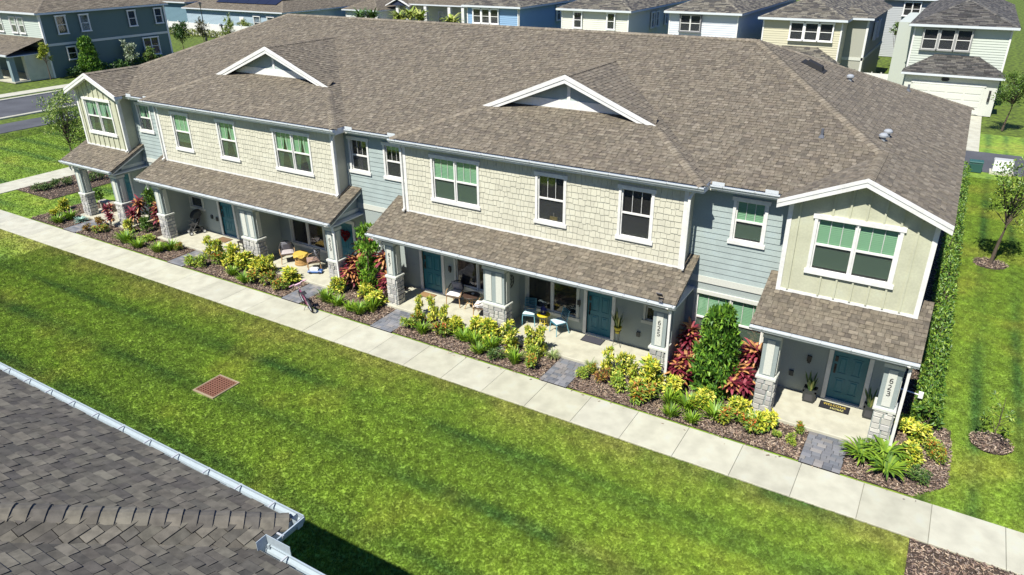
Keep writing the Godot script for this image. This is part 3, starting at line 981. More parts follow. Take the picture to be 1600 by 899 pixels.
	for q in [[-1.7, -5.55], [-0.24, -15.08]]:
		var px: float = q[0]
		var py: float = fy.call(px, q[1]) if q[1] > -10 else ry.call(px)
		var g2 := Geo.new()
		g2.tube([Vector3(px, py - 0.1, q[1]), Vector3(px, py + 0.24, q[1])], 0.04, 8)
		g2.lathe(Vector3(px, py - 0.02, q[1]), [Vector2(0.1, 0.0), Vector2(0.07, 0.05), Vector2(0.042, 0.09)], 8)
		part(th, "vent_pipe", g2, M.pipe_metal)
	# satellite-style pipe on the right of the end porch
	var sp := Geo.new()
	sp.tube([Vector3(1.8, 0.9, -3.6), Vector3(2.35, 0.85, -3.6)], 0.02, 6)
	sp.box(2.3, 0.78, -3.66, 2.42, 0.94, -3.54)
	part(th, "side_pipe", sp, M.white)


# ---------------------------------------------------------------- ground
const WALKS := [[-34.5, -33.5], [-26.5, -25.5], [-19.45, -18.5], [-14.93, -13.95], [-7.95, -7.0], [-0.1, 0.93]]
var nz := FastNoiseLite.new()
var nz2 := FastNoiseLite.new()

func lawn_colour(x: float, z: float) -> Color:
	var streak := 0.5 + 0.5 * sin((z - 0.95) * TAU / 2.1)          # mown in passes along the building
	if x > 1.9 and z < 0.0: streak = 0.5 + 0.5 * sin((x - 0.3) * TAU / 1.1)
	var a := nz.get_noise_2d(x * 0.22, z * 2.2) if x < 1.9 or z > 0.0 else nz.get_noise_2d(x * 2.2, z * 0.22)
	var b := nz2.get_noise_2d(x, z)
	var dry := clampf(b * 1.5 + a * 0.5 - 0.3, 0.0, 1.0)
	if z > 1.46 and z < 3.2: dry = clampf(dry + (3.2 - z) * 0.2 * (0.7 + b), 0.0, 1.0)
	var lush := pow(streak, 3.0) * clampf(0.62 + a * 0.9, 0.15, 1.0)
	var c := Color(0.185, 0.285, 0.026)
	c = c.lerp(Color(0.05, 0.125, 0.02), clampf(lush * 0.95 + maxf(0, -b) * 0.35, 0, 0.95))
	c = c.lerp(Color(0.42, 0.40, 0.06), dry * 0.4)
	if z > 1.4 and z < 3.4:        # thin, worn grass along the pavement
		c = c.lerp(Color(0.33, 0.30, 0.075), clampf((3.2 - z) * 0.42 * (0.75 + b * 1.4 + a * 0.5), 0.0, 0.5))
	if x > 1.9 and z < 0.0:
		c = c.lerp(Color(0.26, 0.27, 0.04), clampf(0.15 + b * 1.0, 0.0, 0.45))
	var q := nz2.get_noise_2d(x * 9.0, z * 9.0) + 0.7 * nz.get_noise_2d(x * 14.0 + 50.0, z * 14.0)
	c = c * clampf(1.0 + q * 0.5, 0.6, 1.4)
	return c

func in_bed(x: float, z: float) -> bool:
	if z > -0.1: return false
	if x > -37.6 and x < 1.3 and z > -3.2: return true
	if x >= 1.3 and x < 3.35 and z > -3.6:                      # corner bed by the end unit
		return x < 3.35 - maxf(0.0, z + 0.9) * 0.9 - maxf(0.0, -3.0 - z) * 0.3
	if x >= 1.3 and x < 2.98 and z > -32.4 and z <= -3.6: return true
	return false

func lawn_at(x: float, z: float) -> bool:
	if z > -0.03 and z < 1.478: return false
	if in_bed(x, z): return false
	if x > 2.68 and x < 7.5 and z > 1.4 and z < 3.4: return false
	if x > -16.95 and x < -15.95 and z > 4.86 and z < 5.96: return false
	if x > -45.3 and x < -43.0: return false
	if Vector2(x - 4.15, (z + 17.6)).length() < 0.62: return false
	if Vector2(x - 4.25, (z + 3.5)).length() < 0.5: return false
	if x > -43.2 and x < -39.7 and z > -7.6 and z < -2.3: return false
	if x > -37.6 and x <= 1.9 and z <= -0.1: return false
	return true

func ground() -> void:
	nz.seed = 4; nz.frequency = 0.35; nz.fractal_octaves = 3
	nz2.seed = 11; nz2.frequency = 0.22; nz2.fractal_octaves = 4
	var side_px := 1024
	var im := Image.create(side_px, side_px, false, Image.FORMAT_RGB8)
	# lawn sheet 64 m square near the building with its own colours
	for j in side_px:
		for i in side_px:
			var x := -56.0 + 64.0 * i / side_px
			var z := -44.0 + 64.0 * j / side_px
			var c := lawn_colour(x, z)
			var k := 0.75 + 0.4 * fposmod(sin(i * 12.9 + j * 78.2) * 4375.5, 1.0)
			im.set_pixel(i, j, Color(c.r * k, c.g * k, c.b * k).linear_to_srgb())
	var m := StandardMaterial3D.new()
	m.albedo_texture = ImageTexture.create_from_image(im)
	m.roughness = 1.0
	var st := SurfaceTool.new()
	st.begin(Mesh.PRIMITIVE_TRIANGLES)
	for q in [[-56, -44], [8, -44], [8, 20], [-56, -44], [8, 20], [-56, 20]]:
		st.set_uv(Vector2((q[0] + 56.0) / 64.0, (q[1] + 44.0) / 64.0))
		st.add_vertex(Vector3(q[0], -0.04, q[1]))
	var lawn := MeshInstance3D.new()
	lawn.name = "lawn"
	lawn.mesh = st.commit()
	lawn.material_override = m
	add_child(lawn)
	tag(lawn, "mown green lawn between the townhouse row and the neighbouring roof", "", "", "structure")
	var gt := noise_tex(0.03, 0.45, 1.0, 77, 512, 5, Color(1, 1, 0.8))
	mat("far_grass", Color(0.16, 0.24, 0.025), 1.0, gt, 0.12)
	var g := Geo.new()
	g.quad(Vector3(-700, -0.06, -700), Vector3(500, -0.06, -700), Vector3(500, -0.06, 300), Vector3(-700, -0.06, 300))
	struct("ground", g, M.far_grass, "grassy ground of the neighbourhood out to the horizon")
	# tufts of grass
	var tuft := Geo.new()
	for i in 11:
		var a := rng.randf() * TAU
		var r := rng.randf() * 0.03
		var b := Vector3(cos(a) * r, 0, sin(a) * r)
		var d := Vector3(rng.randf_range(-0.8, 0.8), 1.0, rng.randf_range(-0.8, 0.8)).normalized()
		var s := d.cross(Vector3(rng.randf_range(-1, 1), 0, rng.randf_range(-1, 1))).normalized() * 0.0045
		var l := rng.randf_range(0.025, 0.045)
		tuft.tri(b - s, b + s, b + d * l)
	var buf := PackedFloat32Array()
	var n := 0
	for area in [[-33.0, 4.5, 1.478, 12.6, 380000], [-45.0, -33.0, 1.5, 5.5, 12000], [2.4, 8.0, -31.5, 1.4, 110000], [-58.0, -37.0, -16.0, 3.0, 70000], [4.5, 9.0, 1.5, 6.0, 5000]]:
		for i in area[4]:
			var x := rng.randf_range(area[0], area[1])
			var z := rng.randf_range(area[2], area[3])
			if not lawn_at(x, z): continue
			var c := lawn_colour(x, z)
			var k := rng.randf_range(0.82, 1.2)
			var a := rng.randf() * TAU
			var s := rng.randf_range(0.7, 1.35) * (1.0 + maxf(0.0, -z - 3.0) * 0.02)
			var ca := cos(a) * s
			var sa := sin(a) * s
			buf.append_array(PackedFloat32Array([ca, 0, sa, x, 0, s, 0, -0.035, -sa, 0, ca, z, c.r * k, c.g * k, c.b * k, 1.0]))
			n += 1
	var mm := MultiMesh.new()
	mm.transform_format = MultiMesh.TRANSFORM_3D
	mm.use_colors = true
	mm.mesh = tuft.mesh()
	mm.instance_count = n
	mm.buffer = buf
	var gm := StandardMaterial3D.new()
	gm.vertex_color_use_as_albedo = true
	gm.roughness = 0.7
	gm.backlight_enabled = true
	gm.backlight = Color(0.3, 0.35, 0.1)
	var mi := MultiMeshInstance3D.new()
	mi.name = "grass"
	mi.multimesh = mm
	mi.material_override = gm
	add_child(mi)
	tag(mi, "short green grass blades of the mown lawns", "grass", "", "stuff")

	# mulch beds
	var sg := Geo.new()
	for q in [[-37.6, 1.3, -3.25, -0.1]]:
		sg.quad(Vector3(q[0], -0.012, q[2]), Vector3(q[1], -0.012, q[2]), Vector3(q[1], -0.012, q[3]), Vector3(q[0], -0.012, q[3]))
	for q in [[1.3, 3.3, -3.6, -0.9], [1.3, 2.98, -32.4, -3.6], [2.68, 7.5, 1.5, 3.4], [-43.2, -39.7, -7.6, -2.3]]:
		sg.quad(Vector3(q[0], -0.012, q[2]), Vector3(q[1], -0.012, q[2]), Vector3(q[1], -0.012, q[3]), Vector3(q[0], -0.012, q[3]))
	sg.tri(Vector3(1.3, -0.012, -0.9), Vector3(3.3, -0.012, -0.9), Vector3(1.3, -0.012, -0.1))
	sg.tri(Vector3(3.3, -0.012, -0.9), Vector3(2.5, -0.012, -0.1), Vector3(1.3, -0.012, -0.1))
	for c in [[4.15, -17.6, 0.62], [4.25, -3.5, 0.5]]:
		for k in 20:
			sg.tri(Vector3(c[0], 0.02, c[1]), Vector3(c[0] + cos(TAU * k / 20) * c[2], -0.02, c[1] + sin(TAU * k / 20) * c[2]), Vector3(c[0] + cos(TAU * (k + 1) / 20) * c[2], -0.02, c[1] + sin(TAU * (k + 1) / 20) * c[2]))
	struct("planting_bed_ground", sg, M.soil, "dark mulched soil of the planting beds along the porches")
	var chip := Geo.new()
	chip.hexa([Vector3(-0.035, 0, -0.011), Vector3(0.03, 0, -0.008), Vector3(0.035, 0.006, -0.006), Vector3(-0.03, 0.008, -0.009), Vector3(-0.033, 0, 0.009), Vector3(0.036, 0, 0.011), Vector3(0.03, 0.007, 0.008), Vector3(-0.034, 0.006, 0.01)])
	var pos := []
	for area in [[-30.0, 1.3, -1.75, -0.08, 36000], [-37.6, -30.0, -3.3, -0.08, 8000], [-18.5, -14.9, -3.3, -1.6, 2400], [-4.5, -1.8, -3.3, -1.6, 2600], [1.3, 3.4, -3.6, -0.08, 5200], [1.8, 3.0, -32.0, -3.5, 9000], [2.7, 7.5, 1.5, 3.4, 4600], [-43.2, -39.7, -7.6, -2.3, 3500]]:
		for i in area[4]:
			var x := rng.randf_range(area[0], area[1])
			var z := rng.randf_range(area[2], area[3])
			if x < 3.5 and x > -38 and not in_bed(x, z) and z < 1.0: continue
			var on_walk := false
			for k in WALKS:
				if x > k[0] - 0.02 and x < k[1] + 0.02 and z < 1.0 and x < 1.3: on_walk = true
			if not on_walk: pos.push_back(Vector3(x, 0, z))
	for c in [[4.15, -17.6, 0.66], [4.25, -3.5, 0.53]]:
		for i in 420:
			var a := rng.randf() * TAU
			var r: float = sqrt(rng.randf()) * c[2]
			pos.push_back(Vector3(c[0] + cos(a) * r, 0.02, c[1] + sin(a) * r))
	for i in 60:      # strays on the pavement
		var x := rng.randf_range(-12, 3)
		pos.push_back(Vector3(x, 0.015, rng.randf_range(-0.08, 0.3) * rng.randf()))
	var b2 := PackedFloat32Array()
	var tones := [Color(0.22, 0.15, 0.10), Color(0.34, 0.25, 0.17), Color(0.10, 0.07, 0.05), Color(0.25, 0.165, 0.12), Color(0.46, 0.36, 0.26), Color(0.24, 0.19, 0.155), Color(0.15, 0.105, 0.085), Color(0.12, 0.085, 0.065)]
	for p in pos:
		var t := Transform3D(Basis(Vector3.UP, rng.randf() * TAU) * Basis(Vector3.RIGHT, rng.randf_range(-0.5, 0.5)) * Basis(Vector3(0, 0, 1), rng.randf_range(-0.45, 0.45)), p + Vector3(0, rng.randf_range(-0.012, 0.035), 0)).scaled_local(Vector3.ONE * rng.randf_range(0.55, 1.4))
		var c: Color = tones[rng.randi() % tones.size()]
		c = jit(c, 0.2)
		b2.append_array(PackedFloat32Array([t.basis.x.x, t.basis.y.x, t.basis.z.x, t.origin.x, t.basis.x.y, t.basis.y.y, t.basis.z.y, t.origin.y, t.basis.x.z, t.basis.y.z, t.basis.z.z, t.origin.z, c.r, c.g, c.b, 1.0]))
	var m2 := MultiMesh.new()
	m2.transform_format = MultiMesh.TRANSFORM_3D
	m2.use_colors = true
	m2.mesh = chip.mesh()
	m2.instance_count = pos.size()
	m2.buffer = b2
	var mi2 := MultiMeshInstance3D.new()
	mi2.name = "mulch"
	mi2.multimesh = m2
	mi2.material_override = M.chips
	add_child(mi2)
	tag(mi2, "brown and tan bark chips covering the planting beds", "mulch", "", "stuff")

	# concrete pavement in slabs with tooled joints
	var pv := Geo.new()
	pv.col = Color(0.42, 0.42, 0.4)
	pv.box(-44.0, -0.12, 0.0, 9.0, -0.03, 1.47)
	var pave := struct("pavement", pv, M.concrete, "pale concrete pavement running along the townhouse porches")
	for k in range(-29, 6):
		var x := 1.524 * k
		var s := Geo.new()
		var kk := rng.randf_range(0.92, 1.05)
		s.col = Color(kk, kk, kk * rng.randf_range(0.96, 1.03))
		s.cbox(x + 0.004, -0.1, 0.0, x + 1.520, 0.012 + rng.randf_range(-0.003, 0.003), 1.47, 0.008)
		part(pave, "slab", s, M.concrete)
	# porch floors
	for w in [[-2.0, 1.95], [-15.6, -4.5], [-29.3, -17.8], [-35.6, -31.6]]:
		var s := Geo.new()
		s.cbox(w[0], -0.1, REC - 0.1, w[1], SLAB, -1.55, 0.015)
		struct("porch_floor", s, M.slab, "smooth concrete porch floor behind the columns")
	# paver walks from the pavement to the porches
	for w in WALKS:
		var base := Geo.new()
		base.col = Color(0.08, 0.08, 0.08)
		base.box(w[0], -0.08, -1.55, w[1], 0.0, -0.01)
		var walk := struct("paver_path", base, M.soil, "short grey paver path across the planting bed")
		var z := -1.55
		while z < -0.06:
			var d := minf(0.15, -0.01 - z)
			var x: float = w[0] - rng.randf() * 0.1
			while x < w[1] - 0.01:
				var l: float = [0.15, 0.23, 0.23, 0.3][rng.randi() % 4]
				var a := maxf(x, w[0])
				var b := minf(x + l, w[1])
				x += l
				if b - a < 0.03: continue
				var s := Geo.new()
				var k := rng.randf_range(0.75, 1.15)
				s.col = [Color(0.235 * k, 0.235 * k, 0.245 * k), Color(0.20 * k, 0.205 * k, 0.22 * k), Color(0.27 * k, 0.255 * k, 0.245 * k), Color(0.17 * k, 0.18 * k, 0.2 * k)][rng.randi() % 4]
				s.cbox(a + 0.003, -0.04, z + 0.003, b - 0.003, 0.018 + rng.randf_range(-0.002, 0.002), z + d - 0.003, 0.007)
				part(walk, "paver", s, M.paver)
			z += 0.15
	# the side pavement, the alley and the street
	var sp := Geo.new()
	sp.col = Color(0.35, 0.35, 0.35)
	sp.box(-45.1, -0.12, -60, -43.2, -0.03, -0.02)
	var side := struct("side_pavement", sp, M.concrete, "concrete pavement beside the far end of the row")
	for k in 26:
		var s := Geo.new()
		s.cbox(-45.1, -0.1, -1.6 - k * 1.524, -43.2, 0.01, -0.09 - k * 1.524, 0.01)
		part(side, "slab", s, M.concrete)
	var al := Geo.new()
	al.box(-62, -0.1, -38.2, 60, -0.02, -33.1)
	struct("alley", al, M.asphalt, "asphalt alley behind the townhouse row")
	var rd := Geo.new()
	rd.box(-71.8, -0.14, -200, -64.0, -0.03, 120)
	struct("street", rd, M.asphalt, "asphalt street beyond the far end of the row")
	var lay := Geo.new()
	lay.box(-61.8, -0.1, -60, -58.6, -0.025, 60)
	struct("parking_lane", lay, M.asphalt, "grey parking lane between two strips of grass")
	var kb := Geo.new()
	for x in [-72.15, -64.0]:
		kb.cbox(x, -0.1, -200, x + 0.35, 0.08, 120, 0.04)
	struct("kerb", kb, M.concrete, "pale concrete kerbs of the street")
	var fs := Geo.new()
	fs.box(-75.2, -0.1, -200, -73.4, 0.0, 120)
	struct("street_pavement", fs, M.concrete, "pavement on the far side of the street")
	# driveways of the houses across the alley
	for x in [[-2.0, 3.4], [-14.0, -9.0], [-22.6, -17.2], [-33.9, -28.5], [-45.4, -40.0]]:
		var s := Geo.new()
		s.box(x[0], -0.08, -50.2, x[1], -0.005, -38.2)
		struct("driveway", s, M.concrete, "short concrete driveway of a house across the alley")


# ---------------------------------------------------------------- plants
func rand_dir(up_bias := 0.0) -> Vector3:
	var d := Vector3(rng.randf_range(-1, 1), rng.randf_range(-1, 1) + up_bias, rng.randf_range(-1, 1))
	return d.normalized() if d.length() > 0.05 else Vector3.UP

func blob(g: Geo, c: Vector3, r: Vector3, n: int, l: float, w: float, tones: Array, inner := 0.45) -> void:   # leaves through an uneven rounded volume
	for i in n:
		var d := rand_dir(0.25)
		var k := rng.randf_range(inner, 1.05)
		var p := c + Vector3(d.x * r.x, d.y * r.y, d.z * r.z) * k
		var t: Color = tones[rng.randi() % tones.size()]
		g.col = jit(t, 0.22)
		var out := (d + rand_dir() * 0.7 + Vector3(0, 0.25, 0)).normalized()
		g.leaf(p - out * l * 0.4, out, (Vector3.UP + rand_dir() * 0.7).normalized(), l * rng.randf_range(0.7, 1.25), w * rng.randf_range(0.8, 1.2))

var plant_mesh := {}
func plant_geo(kind: String) -> Geo:   # a plant about 1 m wide and 1 m high, standing at its origin
	var g := Geo.new()
	match kind:
		"gold":
			var t := [Color(0.60, 0.56, 0.06), Color(0.52, 0.54, 0.05), Color(0.68, 0.62, 0.12), Color(0.34, 0.42, 0.04), Color(0.14, 0.24, 0.03)]
			for i in 9:
				var a := rng.randf() * TAU
				var r := rng.randf_range(0.05, 0.32)
				blob(g, Vector3(cos(a) * r, rng.randf_range(0.3, 0.82) - r * 0.5, sin(a) * r), Vector3(0.24, 0.2, 0.24), 62, 0.19, 0.085, t)
			blob(g, Vector3(0, 0.3, 0), Vector3(0.4, 0.3, 0.4), 90, 0.19, 0.085, [Color(0.12, 0.22, 0.03), Color(0.3, 0.36, 0.04)])
		"gold_tall":
			var t := [Color(0.60, 0.57, 0.07), Color(0.55, 0.55, 0.06), Color(0.68, 0.64, 0.16), Color(0.3, 0.4, 0.05), Color(0.14, 0.25, 0.03)]
			for i in 8:
				blob(g, Vector3(rng.randf_range(-0.22, 0.22), 0.12 + i * 0.105, rng.randf_range(-0.22, 0.22)), Vector3(0.28, 0.12, 0.28) * (1.0 if i < 6 else 0.75), 52, 0.2, 0.09, t)
		"lime":
			for i in 6:
				var a := rng.randf() * TAU
				blob(g, Vector3(cos(a) * 0.22, rng.randf_range(0.25, 0.72), sin(a) * 0.22), Vector3(0.27, 0.25, 0.27), 75, 0.15, 0.06, [Color(0.22, 0.34, 0.035), Color(0.13, 0.25, 0.03), Color(0.33, 0.42, 0.05), Color(0.42, 0.45, 0.06)])
		"spike":
			for i in 110:
				var a := rng.randf() * TAU
				var r := rng.randf() * 0.28
				var d := Vector3(cos(a) * rng.randf_range(0.1, 0.75), 1, sin(a) * rng.randf_range(0.1, 0.75)).normalized()
				g.col = jit([Color(0.17, 0.3, 0.02), Color(0.25, 0.38, 0.025), Color(0.1, 0.2, 0.02)][rng.randi() % 3], 0.2)
				g.blade(Vector3(cos(a) * r, 0, sin(a) * r), d, rng.randf_range(0.5, 1.0), 0.075, rng.randf_range(0.1, 0.5))
		"orange":
			for i in 6:
				var a := rng.randf() * TAU
				var c := Vector3(cos(a) * 0.25, rng.randf_range(0.3, 0.68), sin(a) * 0.25)
				blob(g, c, Vector3(0.25, 0.25, 0.25), 55, 0.2, 0.07, [Color(0.12, 0.22, 0.03), Color(0.2, 0.3, 0.04), Color(0.33, 0.33, 0.04)])
				blob(g, c + Vector3(0, 0.16, 0.03), Vector3(0.17, 0.1, 0.17), 11, 0.17, 0.06, [Color(0.5, 0.17, 0.03), Color(0.42, 0.08, 0.025), Color(0.55, 0.36, 0.05)])
		"croton":
			for i in 5:
				var a := rng.randf() * TAU
				blob(g, Vector3(cos(a) * 0.22, rng.randf_range(0.25, 0.68), sin(a) * 0.22), Vector3(0.27, 0.25, 0.27), 55, 0.22, 0.07, [Color(0.16, 0.05, 0.03), Color(0.38, 0.2, 0.05), Color(0.08, 0.13, 0.03), Color(0.4, 0.3, 0.06)])
		"dark":
			for i in 6:
				var a := rng.randf() * TAU
				blob(g, Vector3(cos(a) * 0.25, rng.randf_range(0.25, 0.65), sin(a) * 0.25), Vector3(0.27, 0.25, 0.27), 70, 0.14, 0.06, [Color(0.05, 0.11, 0.025), Color(0.08, 0.15, 0.03), Color(0.13, 0.2, 0.04)])
		"ti":
			for s in 4:
				var a := rng.randf() * TAU
				var b := Vector3(cos(a), 0, sin(a)) * 0.12
				var top := b + Vector3(rng.randf_range(-0.2, 0.2), rng.randf_range(0.3, 0.78), rng.randf_range(-0.2, 0.2))
				g.col = Color(0.12, 0.08, 0.06)
				g.tube([b, top], 0.016, 5)
				var young: bool = rng.randf() < 0.45
				for i in 40:
					var f := TAU * i * 0.382
					var el := lerpf(-0.35, 1.3, float(i) / 40)
					var d := Vector3(cos(f), el, sin(f)).normalized()
					var tn := [Color(0.13, 0.012, 0.026), Color(0.08, 0.01, 0.02), Color(0.17, 0.018, 0.035), Color(0.3, 0.06, 0.08)]
					if i < 16 or not young: tn += [Color(0.45, 0.2, 0.07), Color(0.5, 0.26, 0.1)]
					g.col = jit(tn[rng.randi() % tn.size()], 0.25)
					g.blade(top + Vector3(0, el * 0.05, 0), d, rng.randf_range(0.28, 0.42), 0.085, rng.randf_range(0.3, 0.8))
		"magnolia":
			var t := [Color(0.05, 0.14, 0.015), Color(0.08, 0.19, 0.02), Color(0.13, 0.27, 0.025), Color(0.2, 0.34, 0.035), Color(0.035, 0.09, 0.012)]
			g.col = Color(0.1, 0.07, 0.05)
			g.tube([Vector3.ZERO, Vector3(0, 0.7, 0)], 0.03, 6)
			for i in 150:
				var y := pow(rng.randf(), 1.15) * 0.88 + 0.05
				var r := 0.46 * pow(1.0 - y, 0.6) + 0.03
				var a := rng.randf() * TAU
				var k := rng.randf_range(0.55, 0.95)
				blob(g, Vector3(cos(a) * r * k, y, sin(a) * r * k), Vector3(0.13, 0.05, 0.13), 48, 0.085, 0.038, t)
		"topiary":
			var t := [Color(0.06, 0.16, 0.015), Color(0.1, 0.24, 0.02), Color(0.17, 0.33, 0.03), Color(0.25, 0.4, 0.04)]
			g.col = Color(0.2, 0.15, 0.1)
			for q in [[0.1, 0.05, 0.9], [-0.08, -0.06, 0.62], [0.0, 0.1, 0.38]]:
				g.tube([Vector3.ZERO, Vector3(q[0] * 0.4, q[2] * 0.5, q[1] * 0.4), Vector3(q[0], q[2], q[1])], 0.022, 5)
			for q in [[0.1, 0.90, 0.05, 0.34], [-0.05, 0.68, -0.05, 0.42], [0.12, 0.62, 0.1, 0.36], [0.0, 0.42, 0.1, 0.40], [-0.18, 0.45, 0.05, 0.3], [0.15, 0.3, 0.0, 0.32], [0.0, 0.18, 0.0, 0.35]]:
				for k in 5:
					blob(g, Vector3(q[0], q[1], q[2]) + rand_dir() * Vector3(0.22, 0.05, 0.22), Vector3(q[3] * 0.55, 0.055, q[3] * 0.55), 45, 0.085, 0.045, t)
		"greenshrub":
			for i in 14:
				var y := rng.randf_range(0.2, 0.88)
				var a := rng.randf() * TAU
				var r := 0.33 * (1.1 - y)
				blob(g, Vector3(cos(a) * r, y, sin(a) * r), Vector3(0.24, 0.13, 0.24), 50, 0.13, 0.05, [Color(0.06, 0.15, 0.025), Color(0.1, 0.2, 0.03), Color(0.17, 0.28, 0.04)])
		"fern":
			for i in 70:
				var a := rng.randf() * TAU
				var d := Vector3(cos(a) * rng.randf_range(0.25, 0.9), 1, sin(a) * rng.randf_range(0.25, 0.9)).normalized()
				g.col = jit([Color(0.14, 0.25, 0.02), Color(0.21, 0.32, 0.025), Color(0.08, 0.16, 0.015)][rng.randi() % 3], 0.2)
				g.blade(Vector3(cos(a), 0, sin(a)) * 0.06, d, rng.randf_range(0.6, 1.0), 0.085, rng.randf_range(0.5, 0.9))
		"grasstuft":
			for i in 110:
				var a := rng.randf() * TAU
				var d := Vector3(cos(a) * rng.randf_range(0.2, 1.0), 1, sin(a) * rng.randf_range(0.2, 1.0)).normalized()
				g.col = jit([Color(0.13, 0.2, 0.06), Color(0.22, 0.3, 0.08), Color(0.33, 0.36, 0.14)][rng.randi() % 3], 0.2)
				g.blade(Vector3(cos(a), 0, sin(a)) * 0.05, d, rng.randf_range(0.5, 1.0), 0.03, rng.randf_range(0.4, 1.0))
		"agave":
			for i in 46:
				var f := TAU * i * 0.382
				var d := Vector3(cos(f), lerpf(0.15, 2.2, float(i) / 46), sin(f)).normalized()
				g.col = jit(Color(0.25, 0.4, 0.34), 0.2)
				g.blade(Vector3(0, 0.05, 0), d, rng.randf_range(0.5, 0.75), 0.11, 0.15)
		"snake":
			for i in 26:
				var a := rng.randf() * TAU
				var d := Vector3(cos(a) * rng.randf_range(0.05, 0.5), 1, sin(a) * rng.randf_range(0.05, 0.5)).normalized()
				g.col = jit([Color(0.1, 0.18, 0.05), Color(0.2, 0.27, 0.07), Color(0.4, 0.4, 0.12)][rng.randi() % 3], 0.2)
				g.blade(Vector3(cos(a), 0, sin(a)) * 0.1, d, rng.randf_range(0.6, 1.0), 0.09, 0.1)
	return g

func plant_variant(kind: String) -> ArrayMesh:
	if not plant_mesh.has(kind):
		plant_mesh[kind] = []
		for i in (1 if kind in ["magnolia", "topiary", "agave"] else 3):
			plant_mesh[kind].push_back(plant_geo(kind).mesh())
	var l: Array = plant_mesh[kind]
	return l[rng.randi() % l.size()]

const LOOK := {
	"gold": ["golden_shrub", "rounded yellow-green leafy shrub", "shrub", "yellow-green shrubs in the mulch beds"],
	"gold_tall": ["golden_shrub", "tall narrow yellow-green shrub", "shrub", "yellow-green shrubs in the mulch beds"],
	"lime": ["lime_shrub", "small bright lime-green bush", "shrub", "lime-green bushes in the mulch beds"],
	"spike": ["spiky_plant", "spiky bright green clump", "plant", "spiky green clumps in the mulch beds"],
	"orange": ["orange_tipped_shrub", "orange-tipped green shrub", "shrub", "orange-tipped shrubs in the mulch beds"],
	"croton": ["croton_shrub", "bronze and orange leafy shrub", "shrub", "bronze shrubs in the mulch beds"],
	"dark": ["dark_green_shrub", "low dark green shrub", "shrub", "dark green shrubs in the mulch beds"],
	"ti": ["burgundy_cordyline", "burgundy long-leaved cordyline", "plant", "burgundy cordylines against the recessed walls"],
	"magnolia": ["cone_shaped_tree", "dense cone-shaped green tree", "tree", ""],
	"topiary": ["cloud_shaped_shrub", "tall green shrub in rounded tiers", "shrub", ""],
	"greenshrub": ["green_shrub", "upright mid-green leafy shrub", "shrub", "upright green shrubs at the far end"],
	"fern": ["fern", "arching bright green fern", "fern", "ferns at the corner of the end unit"],
	"grasstuft": ["grass_tuft", "thin-bladed grey-green grass tuft", "plant", "grass tufts beside a paver path"],
	"agave": ["agave", "blue-green agave rosette", "plant", ""],
}
const BED := {
	"L": "far left corner bed",
	"A": "bed by far gable porch",
	"B": "bed by the stroller porch",
	"C": "bed by the pink bicycle",
	"D": "bed by the blue chairs",
	"E": "bed left of the 623 path",
	"F": "bed right of the 623 path",
}
const ORD := ["first", "second", "third", "fourth", "fifth", "sixth", "seventh", "eighth", "ninth", "tenth", "eleventh", "twelfth"]

